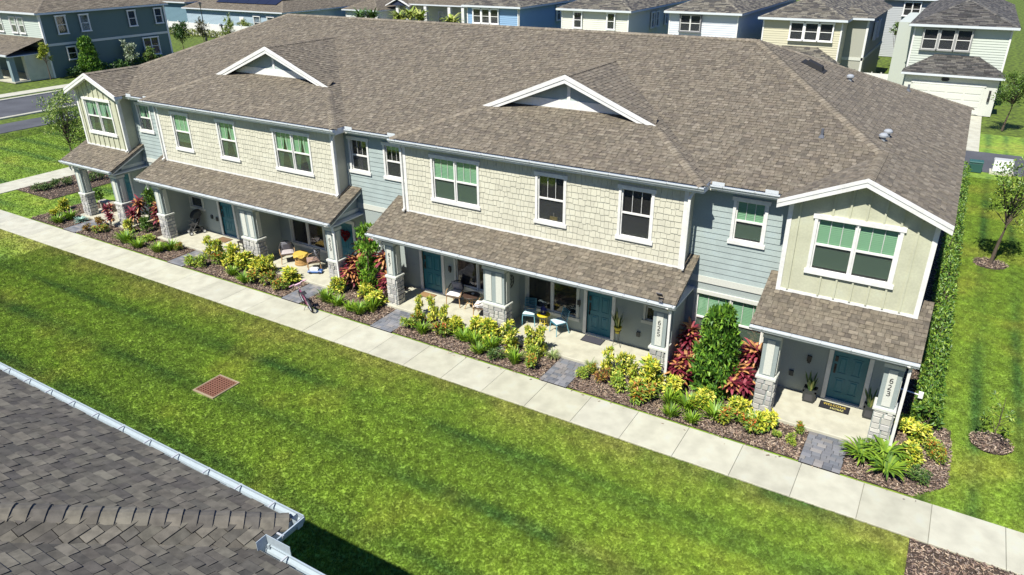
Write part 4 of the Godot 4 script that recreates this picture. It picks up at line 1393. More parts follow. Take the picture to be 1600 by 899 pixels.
func plants() -> void:
	var beds := {
	'E': [['lime',-6.8,-0.78,0.40,0.45], ['grasstuft',-6.82,-1.45,0.35,0.45], ['orange',-6.7,-1.2,0.30,0.35], ['croton',-6.18,-0.90,0.45,0.50], ['gold_tall',-6.2,-1.4,0.45,0.90], ['gold_tall',-5.77,-1.42,0.5,0.90], ['gold_tall',-5.4,-1.45,0.42,0.80], ['lime',-5.50,-0.80,0.60,0.60], ['gold',-4.80,-1.30,0.9,0.95], ['orange',-4.81,-0.56,0.70,0.60], ['orange',-4.41,-0.72,0.60,0.55], ['gold',-4.01,-1.31,0.65,0.65], ['spike',-3.94,-0.76,0.40,0.60], ['spike',-3.70,-0.25,0.35,0.40], ['spike',-3.40,-0.85,0.50,0.50], ['gold',-3.09,-1.16,0.65,0.65], ['spike',-3.08,-0.28,0.35,0.35], ['spike',-2.59,-0.81,0.55,0.50], ['ti',-4.21,-2.3,0.95,1.1], ['ti',-3.9,-1.85,0.95,0.9], ['ti',-4.1,-2.8,0.95,1.55], ['magnolia',-3.05,-2.14,1.35,2.7], ['ti',-2.32,-2.4,0.95,1.2], ['ti',-2.3,-2.85,0.95,1.6], ['ti',-2.15,-2.0,0.9,0.85], ['gold',-2.06,-1.39,0.60,0.70], ['orange',-2.12,-0.73,0.60,0.50], ['gold',-1.34,-0.98,0.75,0.65], ['orange',-1.65,-0.6,0.60,0.45], ['orange',-0.4,-1.3,0.30,0.35], ['lime',-0.42,-0.69,0.30,0.30], ['lime',-0.84,-0.77,0.25,0.25]],
	'F': [['fern',1.31,-1.0,0.65,0.62], ['fern',1.84,-1.4,0.7,0.72], ['fern',1.93,-0.72,0.68,0.62], ['gold',2.19,-2.99,0.6,0.50], ['gold',2.56,-2.6,0.7,0.50], ['gold',2.42,-1.45,0.62,0.55], ['orange',2.91,-2.2,0.40,0.45], ['orange',3.02,-1.85,0.40,0.40], ['dark',2.65,-0.8,0.50,0.35]],
	'D': [['gold_tall',-13.75,-1.45,0.35,0.85], ['gold_tall',-13.1,-1.42,0.45,0.95], ['gold_tall',-12.6,-1.38,0.40,0.85], ['gold',-11.97,-1.2,0.55,0.70], ['lime',-13.58,-0.52,0.50,0.50], ['orange',-13.53,-0.94,0.45,0.55], ['spike',-12.95,-0.56,0.40,0.50], ['orange',-12.21,-0.57,0.60,0.55], ['spike',-11.44,-0.92,0.50,0.45], ['gold',-11.25,-1.4,0.65,0.65], ['gold',-10.65,-1.35,0.85,0.75], ['spike',-10.94,-0.85,0.45,0.50], ['spike',-10.48,-0.42,0.40,0.40], ['spike',-10.24,-0.85,0.45,0.55], ['dark',-9.69,-0.31,0.50,0.45], ['gold_tall',-9.7,-1.2,0.65,0.95], ['spike',-9.12,-0.50,0.40,0.55], ['gold_tall',-9.04,-1.3,0.42,1.00], ['gold_tall',-8.7,-1.42,0.5,1.05], ['lime',-8.70,-0.94,0.50,0.60], ['orange',-8.40,-0.54,0.5,0.50], ['grasstuft',-8.20,-1.4,0.40,0.40]],
	'C': [['gold',-17.9,-1.6,0.7,0.65], ['spike',-17.69,-0.73,0.50,0.55], ['spike',-17.08,-0.65,0.45,0.45], ['ti',-17.6,-2.2,1.0,1.4], ['ti',-17.55,-2.75,1.0,1.75], ['ti',-17.5,-1.9,0.9,0.95], ['topiary',-16.8,-2.25,1.1,2.6], ['ti',-16.15,-2.5,1.0,1.6], ['ti',-16.0,-2.15,0.9,1.1], ['gold',-16.65,-1.8,0.65,0.60], ['gold',-15.80,-1.45,0.85,0.55], ['spike',-16.40,-0.61,0.40,0.40], ['spike',-15.89,-0.61,0.50,0.50], ['spike',-15.6,-0.95,0.40,0.65]],
	'B': [['gold',-23.67,-1.3,0.8,0.90], ['gold',-22.88,-1.25,0.75,0.75], ['gold',-21.89,-1.2,0.8,0.75], ['gold_tall',-21.5,-1.4,0.5,0.85], ['gold',-20.29,-1.25,0.9,0.55], ['orange',-21.41,-0.52,0.60,0.55], ['orange',-20.84,-0.64,0.55,0.60], ['orange',-19.95,-0.50,0.55,0.50], ['spike',-22.80,-0.52,0.40,0.45], ['spike',-21.87,-0.32,0.45,0.45], ['spike',-24.5,-1.4,0.40,0.45], ['lime',-25.1,-0.38,0.65,0.55], ['lime',-24.6,-0.51,0.55,0.60], ['gold_tall',-25.15,-1.3,0.50,0.95], ['gold_tall',-24.75,-1.42,0.50,0.90], ['orange',-24.38,-1.05,0.50,0.55]],
	'A': [['croton',-33.2,-0.5,0.40,0.40], ['croton',-33.25,-1.24,0.45,0.55], ['orange',-32.47,-0.74,0.60,0.40], ['ti',-31.3,-2.1,0.9,1.5], ['ti',-32.6,-1.3,0.6,1.1], ['greenshrub',-30.7,-2.5,0.9,1.8], ['ti',-29.9,-2.3,0.85,1.35], ['greenshrub',-30.6,-1.9,0.6,0.70], ['gold_tall',-31.1,-1.33,0.50,0.70], ['spike',-30.15,-0.56,0.60,0.60], ['spike',-29.10,-0.44,0.50,0.45], ['lime',-29.35,-1.02,0.70,0.35], ['spike',-27.83,-0.56,0.50,0.50], ['spike',-27.56,-0.98,0.50,0.50], ['orange',-27.2,-1.14,0.40,0.40]],
	'L': [['gold',-37.2,-1.65,0.6,0.60], ['gold',-36.76,-1.00,0.50,0.45], ['spike',-35.60,-0.47,0.55,0.45], ['spike',-35.56,-1.03,0.50,0.55], ['agave',-34.75,-1.1,0.55,0.40], ['gold',-36.8,-2.9,0.40,0.50], ['greenshrub',-36.6,-3.2,0.80,0.80], ['dark',-41.75,-2.78,0.60,0.50], ['dark',-41.51,-3.19,0.60,0.50], ['dark',-41.52,-3.73,0.60,0.55], ['dark',-41.55,-4.27,0.60,0.50], ['dark',-41.12,-5.38,0.70,0.50], ['dark',-40.87,-5.82,0.70,0.60]],
	}
	for b in beds:
		var rows: Array = beds[b]
		rows.sort_custom(func(p, q): return p[1] < q[1])
		var total := {}
		for r in rows: total[r[0]] = total.get(r[0], 0) + 1
		var at := {}
		for r in rows:
			var k: String = r[0]
			var look: Array = LOOK[k]
			var i: int = at.get(k, 0)
			at[k] = i + 1
			var where: String = "in the " + BED[b]
			var lab := "%s %s" % [look[1], where]
			if total[k] > 1:
				lab = "%s, %s from left %s" % [look[1], ORD[i], where]
			var o := thing(look[0], lab, look[2], Vector3(r[1], 0.0, r[2]), look[3], rng.randf() * TAU)
			var f := mpart(o, "foliage", plant_variant(k), M.leaf)
			f.scale = Vector3(r[3] * 1.25, r[4] * 1.1, r[3] * 1.25)
			if k in ["gold", "gold_tall", "lime", "orange", "croton", "dark", "greenshrub"]:
				var sg := Geo.new()
				for s in 4:
					var a := rng.randf() * TAU
					sg.tube([Vector3(0, -0.02, 0), Vector3(cos(a) * r[3] * 0.22, r[4] * 0.6, sin(a) * r[3] * 0.22)], 0.012, 4, 0.005)
				part(o, "stem", sg, M.bark)

func tree(label: String, called: String, x: float, z: float, h: float, trunk_h: float, cr: Vector3, tones: Array, clumps: int, per: int, leaf := 0.16, lean := 0.0, y0 := 0.0, group := "") -> Node3D:
	var o := thing(called, label, "tree", Vector3(x, y0, z), group)
	var g := Geo.new()
	var top := Vector3(lean, h - cr.y * 0.6, lean * 0.4)
	g.tube([Vector3.ZERO, Vector3(lean * 0.3, trunk_h * 0.6, 0), Vector3(lean * 0.6, trunk_h, lean * 0.2), top], 0.03 + h * 0.011, 7, 0.012)
	var c0 := Vector3(lean * 0.8, h - cr.y, lean * 0.3)
	var cg := Geo.new()
	for i in clumps:
		var d := rand_dir(0.1)
		var p := c0 + Vector3(d.x * cr.x, d.y * cr.y, d.z * cr.z) * rng.randf_range(0.35, 0.95)
		g.tube([Vector3(lean * 0.6, trunk_h + rng.randf() * (h - cr.y - trunk_h + 0.3) * 0.6, lean * 0.2), p], 0.02 + h * 0.002, 4, 0.006)
		var t: Array = tones.slice(0, 3) if rng.randf() < 0.6 else tones.slice(1)
		blob(cg, p, Vector3(cr.x * 0.36, cr.y * 0.26, cr.z * 0.36), per, leaf, leaf * 0.45, t, 0.2)
	part(o, "trunk", g, M.bark)
	part(o, "crown", cg, M.leaf)
	return o

func greenery() -> void:
	plants()
	# the clipped hedge along the end wall
	var hd := thing("hedge", "long clipped green hedge along the right end of the row", "hedge", Vector3(2.62, 0, -3.2))
	var hg := Geo.new()
	var t := [Color(0.05, 0.12, 0.02), Color(0.08, 0.17, 0.02), Color(0.13, 0.23, 0.025), Color(0.2, 0.3, 0.035)]
	for i in 9500:
		var s := pow(rng.randf(), 1.4) * 29.0
		var a := rng.randf_range(-0.2, PI + 0.2)
		var r := 0.31 + 0.05 * sin(s * 4.1) + rng.randf_range(-0.1, 0.05)
		var p := Vector3(cos(a) * r, 0.34 + sin(a) * 0.36 + 0.04 * sin(s * 2.3), -s)
		if rng.randf() < 0.35: p.y = rng.randf_range(0.05, 0.5)
		g_leaf(hg, p, t, 0.13, 0.07)
	part(hd, "foliage", hg, M.leaf)
	var hs := Geo.new()
	for i in 40:
		hs.tube([Vector3(rng.randf_range(-0.05, 0.05), -0.02, -i * 0.72), Vector3(rng.randf_range(-0.15, 0.15), 0.5, -i * 0.72 + 0.1)], 0.014, 4)
	part(hd, "stem", hs, M.bark)
	var gr := [Color(0.07, 0.14, 0.02), Color(0.12, 0.21, 0.03), Color(0.2, 0.3, 0.04), Color(0.28, 0.34, 0.05)]
	tree("slender young tree in a mulch ring beside the hedge", "young_tree", 4.15, -17.6, 4.6, 1.6, Vector3(1.15, 1.5, 1.15), gr, 26, 55, 0.15, 0.25)
	tree("round-crowned small tree on the grass across the alley", "round_tree", 4.7, -45.5, 4.3, 1.5, Vector3(1.45, 1.5, 1.45), [Color(0.05, 0.1, 0.02), Color(0.08, 0.15, 0.02), Color(0.12, 0.2, 0.03)], 34, 70, 0.17, 0.3)
	# the sparse sapling near the pavement
	var o := thing("sapling", "thin nearly leafless sapling in a mulch ring by the pavement", "tree", Vector3(4.25, 0, -3.5))
	var sg := Geo.new()
	sg.tube([Vector3.ZERO, Vector3(0.04, 0.7, 0), Vector3(0.0, 1.5, 0.03)], 0.018, 5, 0.006)
	var lg := Geo.new()
	for i in 9:
		var a := rng.randf() * TAU
		var b := Vector3(0.03, rng.randf_range(0.35, 1.2), 0)
		var e := b + Vector3(cos(a) * 0.32, rng.randf_range(0.15, 0.4), sin(a) * 0.32)
		sg.tube([b, e], 0.008, 4, 0.003)
		blob(lg, e, Vector3(0.16, 0.13, 0.16), 16, 0.11, 0.05, gr)
	part(o, "trunk", sg, M.bark)
	part(o, "foliage", lg, M.leaf)
	tree("bushy light green tree at the far left corner of the row", "corner_tree", -47.4, -8.0, 4.1, 0.7, Vector3(1.5, 1.9, 1.5), [Color(0.09, 0.17, 0.03), Color(0.15, 0.24, 0.04), Color(0.24, 0.32, 0.07), Color(0.33, 0.4, 0.12)], 46, 60, 0.17, 0.0)

func g_leaf(g: Geo, p: Vector3, t: Array, l: float, w: float) -> void:
	g.col = jit(t[rng.randi() % t.size()], 0.2)
	g.leaf(p, rand_dir(0.6), (Vector3.UP + rand_dir() * 0.8).normalized(), l * rng.randf_range(0.7, 1.2), w)


# ---------------------------------------------------------------- things on the porches
func tinted(parent: Node, called: String, g: Geo, m: Material = null) -> MeshInstance3D:
	return part(parent, called, g, m if m else M.plain)

func cushion(g: Geo, c: Vector3, s: Vector3, t := Basis()) -> void:
	var n := 5
	for side in [1.0, -1.0]:
		for i in n:
			for j in n:
				var q := []
				for k in [[i, j], [i + 1, j], [i + 1, j + 1], [i, j + 1]]:
					var u: float = 2.0 * k[0] / n - 1.0
					var v: float = 2.0 * k[1] / n - 1.0
					var b := sqrt(maxf(0.0, (1.0 - pow(absf(u), 4)) * (1.0 - pow(absf(v), 4))))
					q.push_back(c + t * Vector3(u * s.x * 0.5, side * s.y * 0.5 * (0.25 + 0.75 * b), v * s.z * 0.5))
				g.quad(q[0], q[1], q[2], q[3])
	for i in 4:
		var d: Array = [[-1, -1, 1, -1], [1, -1, 1, 1], [1, 1, -1, 1], [-1, 1, -1, -1]][i]
		var y := s.y * 0.125
		g.quad(c + t * Vector3(d[0] * s.x * 0.5, -y, d[1] * s.z * 0.5), c + t * Vector3(d[2] * s.x * 0.5, -y, d[3] * s.z * 0.5), c + t * Vector3(d[2] * s.x * 0.5, y, d[3] * s.z * 0.5), c + t * Vector3(d[0] * s.x * 0.5, y, d[1] * s.z * 0.5))

func arc(r: float, y: float, a0: float, a1: float, n: int, rise := 0.0) -> Array:
	var p := []
	for i in n + 1:
		var a := lerpf(a0, a1, float(i) / n)
		p.push_back(Vector3(cos(a) * r, y + rise * sin(PI * i / n), sin(a) * r))
	return p

# wicker armchair facing +z
func wicker_chair(label: String, x: float, z: float, turn: float, seat_col: Color, pillow: bool) -> void:
	var o := thing("wicker_armchair", label, "chair", Vector3(x, SLAB, z), "wicker armchairs", turn)
	var tan_ := Color(0.42, 0.27, 0.13)
	for q in [[-0.26, 0.24], [0.26, 0.24], [-0.22, -0.24], [0.22, -0.24]]:
		var g := Geo.new()
		g.col = tan_
		g.tube([Vector3(q[0] * 1.12, 0, q[1] * 1.12), Vector3(q[0], 0.42, q[1])], 0.019, 6)
		tinted(o, "leg", g)
	var s := Geo.new()
	s.col = Color(0.12, 0.08, 0.05)
	s.cbox(-0.28, 0.38, -0.27, 0.28, 0.42, 0.27, 0.01)
	tinted(o, "seat", s)
	var b := Geo.new()
	b.col = Color(0.05, 0.045, 0.045)
	b.tube(arc(0.3, 0.62, PI * 0.02, -PI * 1.02, 14, 0.22), 0.018, 5)
	b.col = tan_
	for sx in [-1, 1]:
		b.tube([Vector3(sx * 0.29, 0.42, 0.25), Vector3(sx * 0.31, 0.58, 0.16), Vector3(sx * 0.3, 0.62, 0.0)], 0.016, 5)
	tinted(o, "back_rim", b)
	var w := Geo.new()
	w.col = Color(0.07, 0.06, 0.055)
	for i in 22:
		var a := lerpf(PI * 0.06, -PI * 1.06, i / 21.0)
		var yy := 0.62 + 0.22 * sin(PI * i / 21.0)
		w.tube([Vector3(cos(a) * 0.26, 0.42, sin(a) * 0.25), Vector3(cos(a) * 0.3, yy, sin(a) * 0.3)], 0.006, 4)
	for k in 3:
		w.tube(arc(0.28, 0.48 + k * 0.07, PI * 0.04, -PI * 1.04, 14, 0.05 * k), 0.006, 4)
	tinted(o, "woven_back", w)
	var c := Geo.new()
	c.col = seat_col
	cushion(c, Vector3(0, 0.46, 0.02), Vector3(0.52, 0.09, 0.5))
	tinted(o, "seat_cushion", c)
	if pillow:
		var p := Geo.new()
		p.col = Color(0.2, 0.2, 0.23)
		cushion(p, Vector3(0, 0.68, -0.16), Vector3(0.42, 0.12, 0.4), Basis(Vector3.RIGHT, -1.2))
		tinted(o, "back_pillow", p)

# slatted steel chair facing +z
func metal_chair(label: String, x: float, z: float, turn: float) -> void:
	var o := thing("blue_metal_chair", label, "chair", Vector3(x, SLAB, z), "blue metal porch chairs", turn)
	var c := Color(0.03, 0.14, 0.2)
	var lc := Color(0.16, 0.38, 0.46)
	for q in [[-0.21, 0.2], [0.21, 0.2]]:
		var g := Geo.new()
		g.col = lc
		g.tube([Vector3(q[0] * 1.1, 0, q[1] * 1.15), Vector3(q[0], 0.42, q[1])], 0.015, 6)
		tinted(o, "leg", g, M.satin)
	for sx in [-0.2, 0.2]:
		var g := Geo.new()
		g.col = lc
		g.tube([Vector3(sx * 1.05, 0, -0.3), Vector3(sx, 0.42, -0.2), Vector3(sx, 0.62, -0.24), Vector3(sx * 0.97, 0.86, -0.31)], 0.015, 6)
		tinted(o, "leg", g, M.satin)
	for i in 7:
		var g := Geo.new()
		g.col = c
		var y := 0.52 + i * 0.055
		g.beam(Vector3(-0.2, y, -0.22 - i * 0.014), Vector3(0.2, y, -0.22 - i * 0.014), Vector3(0, 1, -0.2), 0.008, 0.036)
		tinted(o, "back_slat", g, M.satin)
	var s := Geo.new()
	s.col = c
	for i in 8:
		s.box(-0.21 + i * 0.055, 0.41, -0.22, -0.175 + i * 0.055, 0.425, 0.22)
	s.tube([Vector3(-0.21, 0.41, 0.22), Vector3(0.21, 0.41, 0.22)], 0.014, 5)
	tinted(o, "seat", s, M.satin)
	var k := Geo.new()
	k.col = Color(0.50, 0.66, 0.70)
	cushion(k, Vector3(0, 0.46, 0.0), Vector3(0.42, 0.08, 0.42))
	tinted(o, "seat_cushion", k)

func round_table(o: Node3D, r: float, h: float, top: Color, leg: Color, ring_y: float) -> void:
	var g := Geo.new()
	g.col = top
	g.lathe(Vector3.ZERO, [Vector2(0, h - 0.03), Vector2(r * 0.97, h - 0.03), Vector2(r, h - 0.015), Vector2(r * 0.97, h), Vector2(0, h)], 22)
	tinted(o, "table_top", g, M.satin)
	for k in 4:
		var a := TAU * (k + 0.5) / 4
		var d := Vector3(cos(a), 0, sin(a))
		var l := Geo.new()
		l.col = leg
		l.tube([d * r * 0.85, d * r * 0.5 + Vector3(0, ring_y, 0), d * r * 0.55 + Vector3(0, h - 0.03, 0)], 0.014, 6)
		tinted(o, "leg", l, M.satin)
	var q := Geo.new()
	q.col = leg
	q.ring(Vector3(0, ring_y, 0), Vector3.UP, r * 0.5, 0.012, 16)
	tinted(o, "stretcher_ring", q, M.satin)

func doormat(label: String, x0: float, z0: float, x1: float, z1: float, c: Color) -> Node3D:
	var o := thing("doormat", label, "doormat", Vector3((x0 + x1) / 2, SLAB, (z0 + z1) / 2), "doormats on the porches")
	var g := Geo.new()
	g.col = c
	var w := (x1 - x0) / 2
	var d := (z1 - z0) / 2
	g.cbox(-w, 0.0, -d, w, 0.016, d, 0.005)
	tinted(o, "mat_pile", g, M.paver)
	var b := Geo.new()
	b.col = c * 0.6
	for q in [[-w, -d, w, -d + 0.025], [-w, d - 0.025, w, d], [-w, -d + 0.025, -w + 0.025, d - 0.025], [w - 0.025, -d + 0.025, w, d - 0.025]]:
		b.box(q[0], 0.002, q[1], q[2], 0.0185, q[3])
	tinted(o, "border", b, M.paver)
	return o

func flat_text(parent: Node, called: String, txt: String, px: float, at: Vector3, col: Color) -> void:
	var f := SystemFont.new()
	f.font_names = PackedStringArray(["Droid Sans"])
	var t := TextMesh.new()
	t.text = txt
	t.font = f
	t.font_size = 32
	t.pixel_size = px
	t.depth = 0.003
	var m := StandardMaterial3D.new()
	m.albedo_color = lin(col.r, col.g, col.b)
	m.roughness = 0.9
	var n := mpart(parent, called, t, m, at)
	n.rotation.x = -PI / 2

func planter(label: String, x: float, z: float, w: float, h: float) -> void:
	var o := thing("square_planter", label, "planter", Vector3(x, SLAB, z), "square planters by the door 623")
	var g := Geo.new()
	g.col = Color(0.035, 0.037, 0.038)
	var a := w * 0.42
	var b := w * 0.5
	g.hexa([Vector3(-a, 0, -a), Vector3(a, 0, -a), Vector3(b, h, -b), Vector3(-b, h, -b), Vector3(-a, 0, a), Vector3(a, 0, a), Vector3(b, h, b), Vector3(-b, h, b)])
	for q in [[-b, -b, b, -b + 0.03], [-b, b - 0.03, b, b], [-b, -b, -b + 0.03, b], [b - 0.03, -b, b, b]]:
		g.box(q[0] - 0.008, h, q[1] - 0.008, q[2] + 0.008, h + 0.035, q[3] + 0.008)
	tinted(o, "pot", g, M.satin)
	for s in 4:
		var r := Geo.new()
		r.col = Color(0.055, 0.058, 0.06)
		var t := Transform3D(Basis(Vector3.UP, s * PI / 2), Vector3.ZERO)
		r.obox(t * Transform3D(Basis(), Vector3(0, h * 0.5, w * 0.465)), Vector3(w * 0.6, h * 0.6, 0.02))
		tinted(o, "side_panel", r, M.satin)
	var f := mpart(o, "foliage", plant_variant("snake"), M.leaf, Vector3(0, h - 0.02, 0))
	f.scale = Vector3(0.62, 0.62, 0.62)

func furnish() -> void:
	wicker_chair("wicker armchair with white seat and grey pillow beside the brown round table", -13.15, -2.92, 0.15, Color(0.72, 0.7, 0.68), true)
	wicker_chair("wicker armchair with white seat half hidden by the wide column near 627", -11.75, -2.6, -1.3, Color(0.72, 0.7, 0.68), false)
	var t := thing("wicker_table", "round dark brown table on tan crossed legs between wicker chairs", "table", Vector3(-12.42, SLAB, -2.9))
	round_table(t, 0.33, 0.56, Color(0.07, 0.04, 0.028), Color(0.45, 0.28, 0.12), 0.26)
	var cup := thing("small_tray", "small pale dish on the dark round wicker table", "dish", Vector3(-12.4, SLAB + 0.56, -2.96))
	var cg := Geo.new()
	cg.col = Color(0.6, 0.58, 0.53)
	cg.lathe(Vector3.ZERO, [Vector2(0, 0.004), Vector2(0.045, 0.004), Vector2(0.06, 0.04), Vector2(0.055, 0.04), Vector2(0.04, 0.012), Vector2(0, 0.012)], 12)
	tinted(cup, "bowl", cg)
	doormat("tan coir doormat before the teal door of 627", -14.85, -3.12, -14.2, -2.75, Color(0.34, 0.2, 0.09))
	doormat("dark grey doormat before the door of 625", -7.86, -3.2, -7.1, -2.78, Color(0.06, 0.06, 0.075))
	doormat("brown doormat on the stroller porch", -26.6, -3.1, -25.9, -2.65, Color(0.25, 0.15, 0.08))
	var m := doormat("black doormat with yellow lettering at the door of 623", -0.1, -3.14, 0.72, -2.76, Color(0.018, 0.018, 0.02))
	flat_text(m, "lettering", "WELCOME", 0.0042, Vector3(0.0, 0.019, -0.07), Color(0.6, 0.45, 0.07))
	flat_text(m, "lettering", "HOME", 0.0042, Vector3(0.08, 0.019, 0.1), Color(0.62, 0.56, 0.2))
	# 625: blue chairs, yellow table, birdhouse, plant stand
	metal_chair("blue slatted metal chair with pale cushion left of the yellow table", -9.98, -2.97, 0.35)
	metal_chair("blue slatted metal chair with pale cushion right of the yellow table", -8.75, -2.88, -0.55)
	var yt := thing("yellow_table", "small round yellow metal table between two blue chairs", "table", Vector3(-9.42, SLAB, -3.0))
	round_table(yt, 0.24, 0.5, Color(0.66, 0.52, 0.035), Color(0.62, 0.5, 0.05), 0.17)
	var bh := thing("lantern", "dark blue house-shaped lantern on the yellow table", "lantern", Vector3(-9.44, SLAB + 0.5, -3.02))
	var lg := Geo.new()
	lg.col = Color(0.03, 0.035, 0.2)
	lg.cbox(-0.075, 0, -0.075, 0.075, 0.03, 0.075, 0.008)
	for q in [[-0.065, -0.065], [0.065, -0.065], [-0.065, 0.065], [0.065, 0.065]]:
		lg.box(q[0] - 0.01, 0.03, q[1] - 0.01, q[0] + 0.01, 0.17, q[1] + 0.01)
	tinted(bh, "lantern_frame", lg, M.satin)
	var lr := Geo.new()
	lr.col = Color(0.025, 0.028, 0.16)
	lr.lathe(Vector3(0, 0.17, 0), [Vector2(0.14, 0), Vector2(0.13, 0.02), Vector2(0.05, 0.11), Vector2(0.02, 0.15), Vector2(0, 0.16)], 4)
	lr.ring(Vector3(0, 0.35, 0), Vector3(0, 0, 1), 0.025, 0.005, 10)
	tinted(bh, "lantern_roof", lr, M.satin)
	var cn := Geo.new()
	cn.col = Color(0.6, 0.6, 0.62)
	cn.lathe(Vector3(0, 0.03, 0), [Vector2(0, 0), Vector2(0.03, 0), Vector2(0.03, 0.1), Vector2(0, 0.1)], 10)
	tinted(bh, "candle", cn)
	var ps := thing("plant_stand", "yellow pot with spiky plant on a thin black stand by door 625", "planter", Vector3(-6.62, SLAB, -3.05))
	var sg := Geo.new()
	sg.col = Color(0.03, 0.03, 0.03)
	for k in 3:
		var a := TAU * k / 3.0 + 0.4
		sg.tube([Vector3(cos(a) * 0.17, 0, sin(a) * 0.17), Vector3(cos(a) * 0.07, 0.3, sin(a) * 0.07), Vector3(cos(a) * 0.11, 0.62, sin(a) * 0.11)], 0.008, 5)
	sg.ring(Vector3(0, 0.6, 0), Vector3.UP, 0.11, 0.008, 14)
	tinted(ps, "stand", sg, M.satin)
	var pg := Geo.new()
	pg.col = Color(0.55, 0.46, 0.02)
	pg.lathe(Vector3(0, 0.5, 0), [Vector2(0, 0), Vector2(0.075, 0), Vector2(0.125, 0.2), Vector2(0.135, 0.2), Vector2(0.135, 0.24), Vector2(0.115, 0.24), Vector2(0.11, 0.2), Vector2(0, 0.2)], 14)
	tinted(ps, "pot", pg, M.satin)
	var sf := mpart(ps, "foliage", plant_variant("snake"), M.leaf, Vector3(0, 0.7, 0))
	sf.scale = Vector3(0.6, 0.72, 0.6)
	# round wall ornament on the party wall
	var wo := thing("wall_ornament", "round dark metal ornament on the party wall by the blue chairs", "ornament", Vector3(-10.56, 1.75, -2.6))
	var wg := Geo.new()
	wg.col = Color(0.03, 0.03, 0.03)
	wg.ring(Vector3(0.02, 0, 0), Vector3.RIGHT, 0.24, 0.012, 20)
	wg.ring(Vector3(0.02, 0, 0), Vector3.RIGHT, 0.09, 0.01, 14)
	tinted(wo, "rim", wg, M.satin)
	for k in 8:
		var s := Geo.new()
		s.col = Color(0.03, 0.03, 0.03)
		var a := TAU * k / 8.0
		s.ring(Vector3(0.02, cos(a) * 0.165, sin(a) * 0.165), Vector3.RIGHT, 0.065, 0.008, 10)
		tinted(wo, "scroll", s, M.satin)
	# solar light on the gutter
	var so := thing("solar_light", "small black solar light standing on the porch gutter above 625", "light", Vector3(-4.72, 2.96, -1.36))
	var s1 := Geo.new()
	s1.col = Color(0.02, 0.02, 0.02)
	s1.tube([Vector3(0, 0, 0), Vector3(0, 0.16, -0.02)], 0.015, 6)
	s1.obox(Transform3D(Basis(Vector3.RIGHT, -0.6), Vector3(0.06, 0.06, 0.02)), Vector3(0.11, 0.06, 0.06))
	tinted(so, "bracket", s1, M.satin)
	var s2 := Geo.new()
	s2.col = Color(0.02, 0.02, 0.04)
	s2.obox(Transform3D(Basis(Vector3.RIGHT, 0.75), Vector3(0, 0.24, -0.02)), Vector3(0.17, 0.2, 0.02))
	tinted(so, "panel", s2, M.satin)
	# door wreaths
	var wr := thing("heart_wreath", "red heart-shaped wreath on the teal door of 629", "wreath", Vector3(-18.94, 1.62, REC - 0.03))
	var hg := Geo.new()
	var hp := []
	for i in 29:
		var a := TAU * i / 28.0
		hp.push_back(Vector3(0.016 * 16.0 * pow(sin(a), 3), 0.016 * (13.0 * cos(a) - 5.0 * cos(2 * a) - 2.0 * cos(3 * a) - cos(4 * a)), 0.03))
	for i in 360:
		var k: int = rng.randi() % 28
		var p: Vector3 = hp[k].lerp(hp[k + 1], rng.randf()) * rng.randf_range(0.35, 1.0)
		p.z = 0.03 + rng.randf() * 0.03
		hg.col = jit(Color(0.3, 0.015, 0.02), 0.35)
		hg.leaf(p, (rand_dir() + Vector3(0, 0, 0.8)).normalized(), rand_dir(), 0.07, 0.04)
	tinted(wr, "leaves", hg)
	var hr := Geo.new()
	hr.col = Color(0.2, 0.01, 0.015)
	hr.tube(hp, 0.025, 5)
	tinted(wr, "frame", hr)
	var wt := thing("door_tassel", "small black hanging ornament on the handle of door 625", "ornament", Vector3(-7.8, 0.98, REC + 0.02))
	var tg := Geo.new()
	tg.col = Color(0.02, 0.02, 0.025)
	tg.tube([Vector3(0, 0.2, 0), Vector3(0, 0.05, 0.01)], 0.008, 4)
	for k in 9:
		tg.blade(Vector3(0, 0.06, 0.01), Vector3(rng.randf_range(-0.4, 0.4), -1, 0.1).normalized(), 0.16, 0.03, 0.0)
	tinted(wt, "tassel", tg)
	# 629: chairs, woven table with a cloth, a blue toy
	wicker_chair("tan-framed armchair with grey cushions at the left of the 629 porch", -21.75, -2.6, 0.9, Color(0.42, 0.38, 0.38), true)
	wicker_chair("tan-framed armchair with brown cushion behind the blue toy car", -20.15, -2.55, -0.7, Color(0.3, 0.2, 0.17), true)
	var wtb := thing("basket_table", "woven barrel table with a yellow cloth on the 629 porch", "table", Vector3(-21.05, SLAB, -2.7))
	var bg := Geo.new()
	for i in 9:
		bg.col = Color(0.4, 0.24, 0.08) * (0.85 + 0.3 * (i % 2))
		bg.ring(Vector3(0, 0.03 + i * 0.05, 0), Vector3.UP, 0.22 + 0.05 * absf(i - 4.0) / 4.0, 0.028, 16)
	tinted(wtb, "basket_base", bg)
	var tc := Geo.new()
	tc.col = Color(0.55, 0.38, 0.07)
	for k in 20:
		var a0 := TAU * k / 20
		var a1 := TAU * (k + 1) / 20
		var r0 := 0.34 + 0.02 * sin(a0 * 5)
		var r1 := 0.34 + 0.02 * sin(a1 * 5)
		var y0 := 0.40 + 0.05 * sin(a0 * 6)
		var y1 := 0.40 + 0.05 * sin(a1 * 6)
		tc.tri(Vector3(0, 0.5, 0), Vector3(cos(a0) * 0.3, 0.5, sin(a0) * 0.3), Vector3(cos(a1) * 0.3, 0.5, sin(a1) * 0.3))
		tc.quad(Vector3(cos(a0) * 0.3, 0.5, sin(a0) * 0.3), Vector3(cos(a1) * 0.3, 0.5, sin(a1) * 0.3), Vector3(cos(a1) * r1, y1, sin(a1) * r1), Vector3(cos(a0) * r0, y0, sin(a0) * r0))
	tinted(wtb, "cloth", tc)
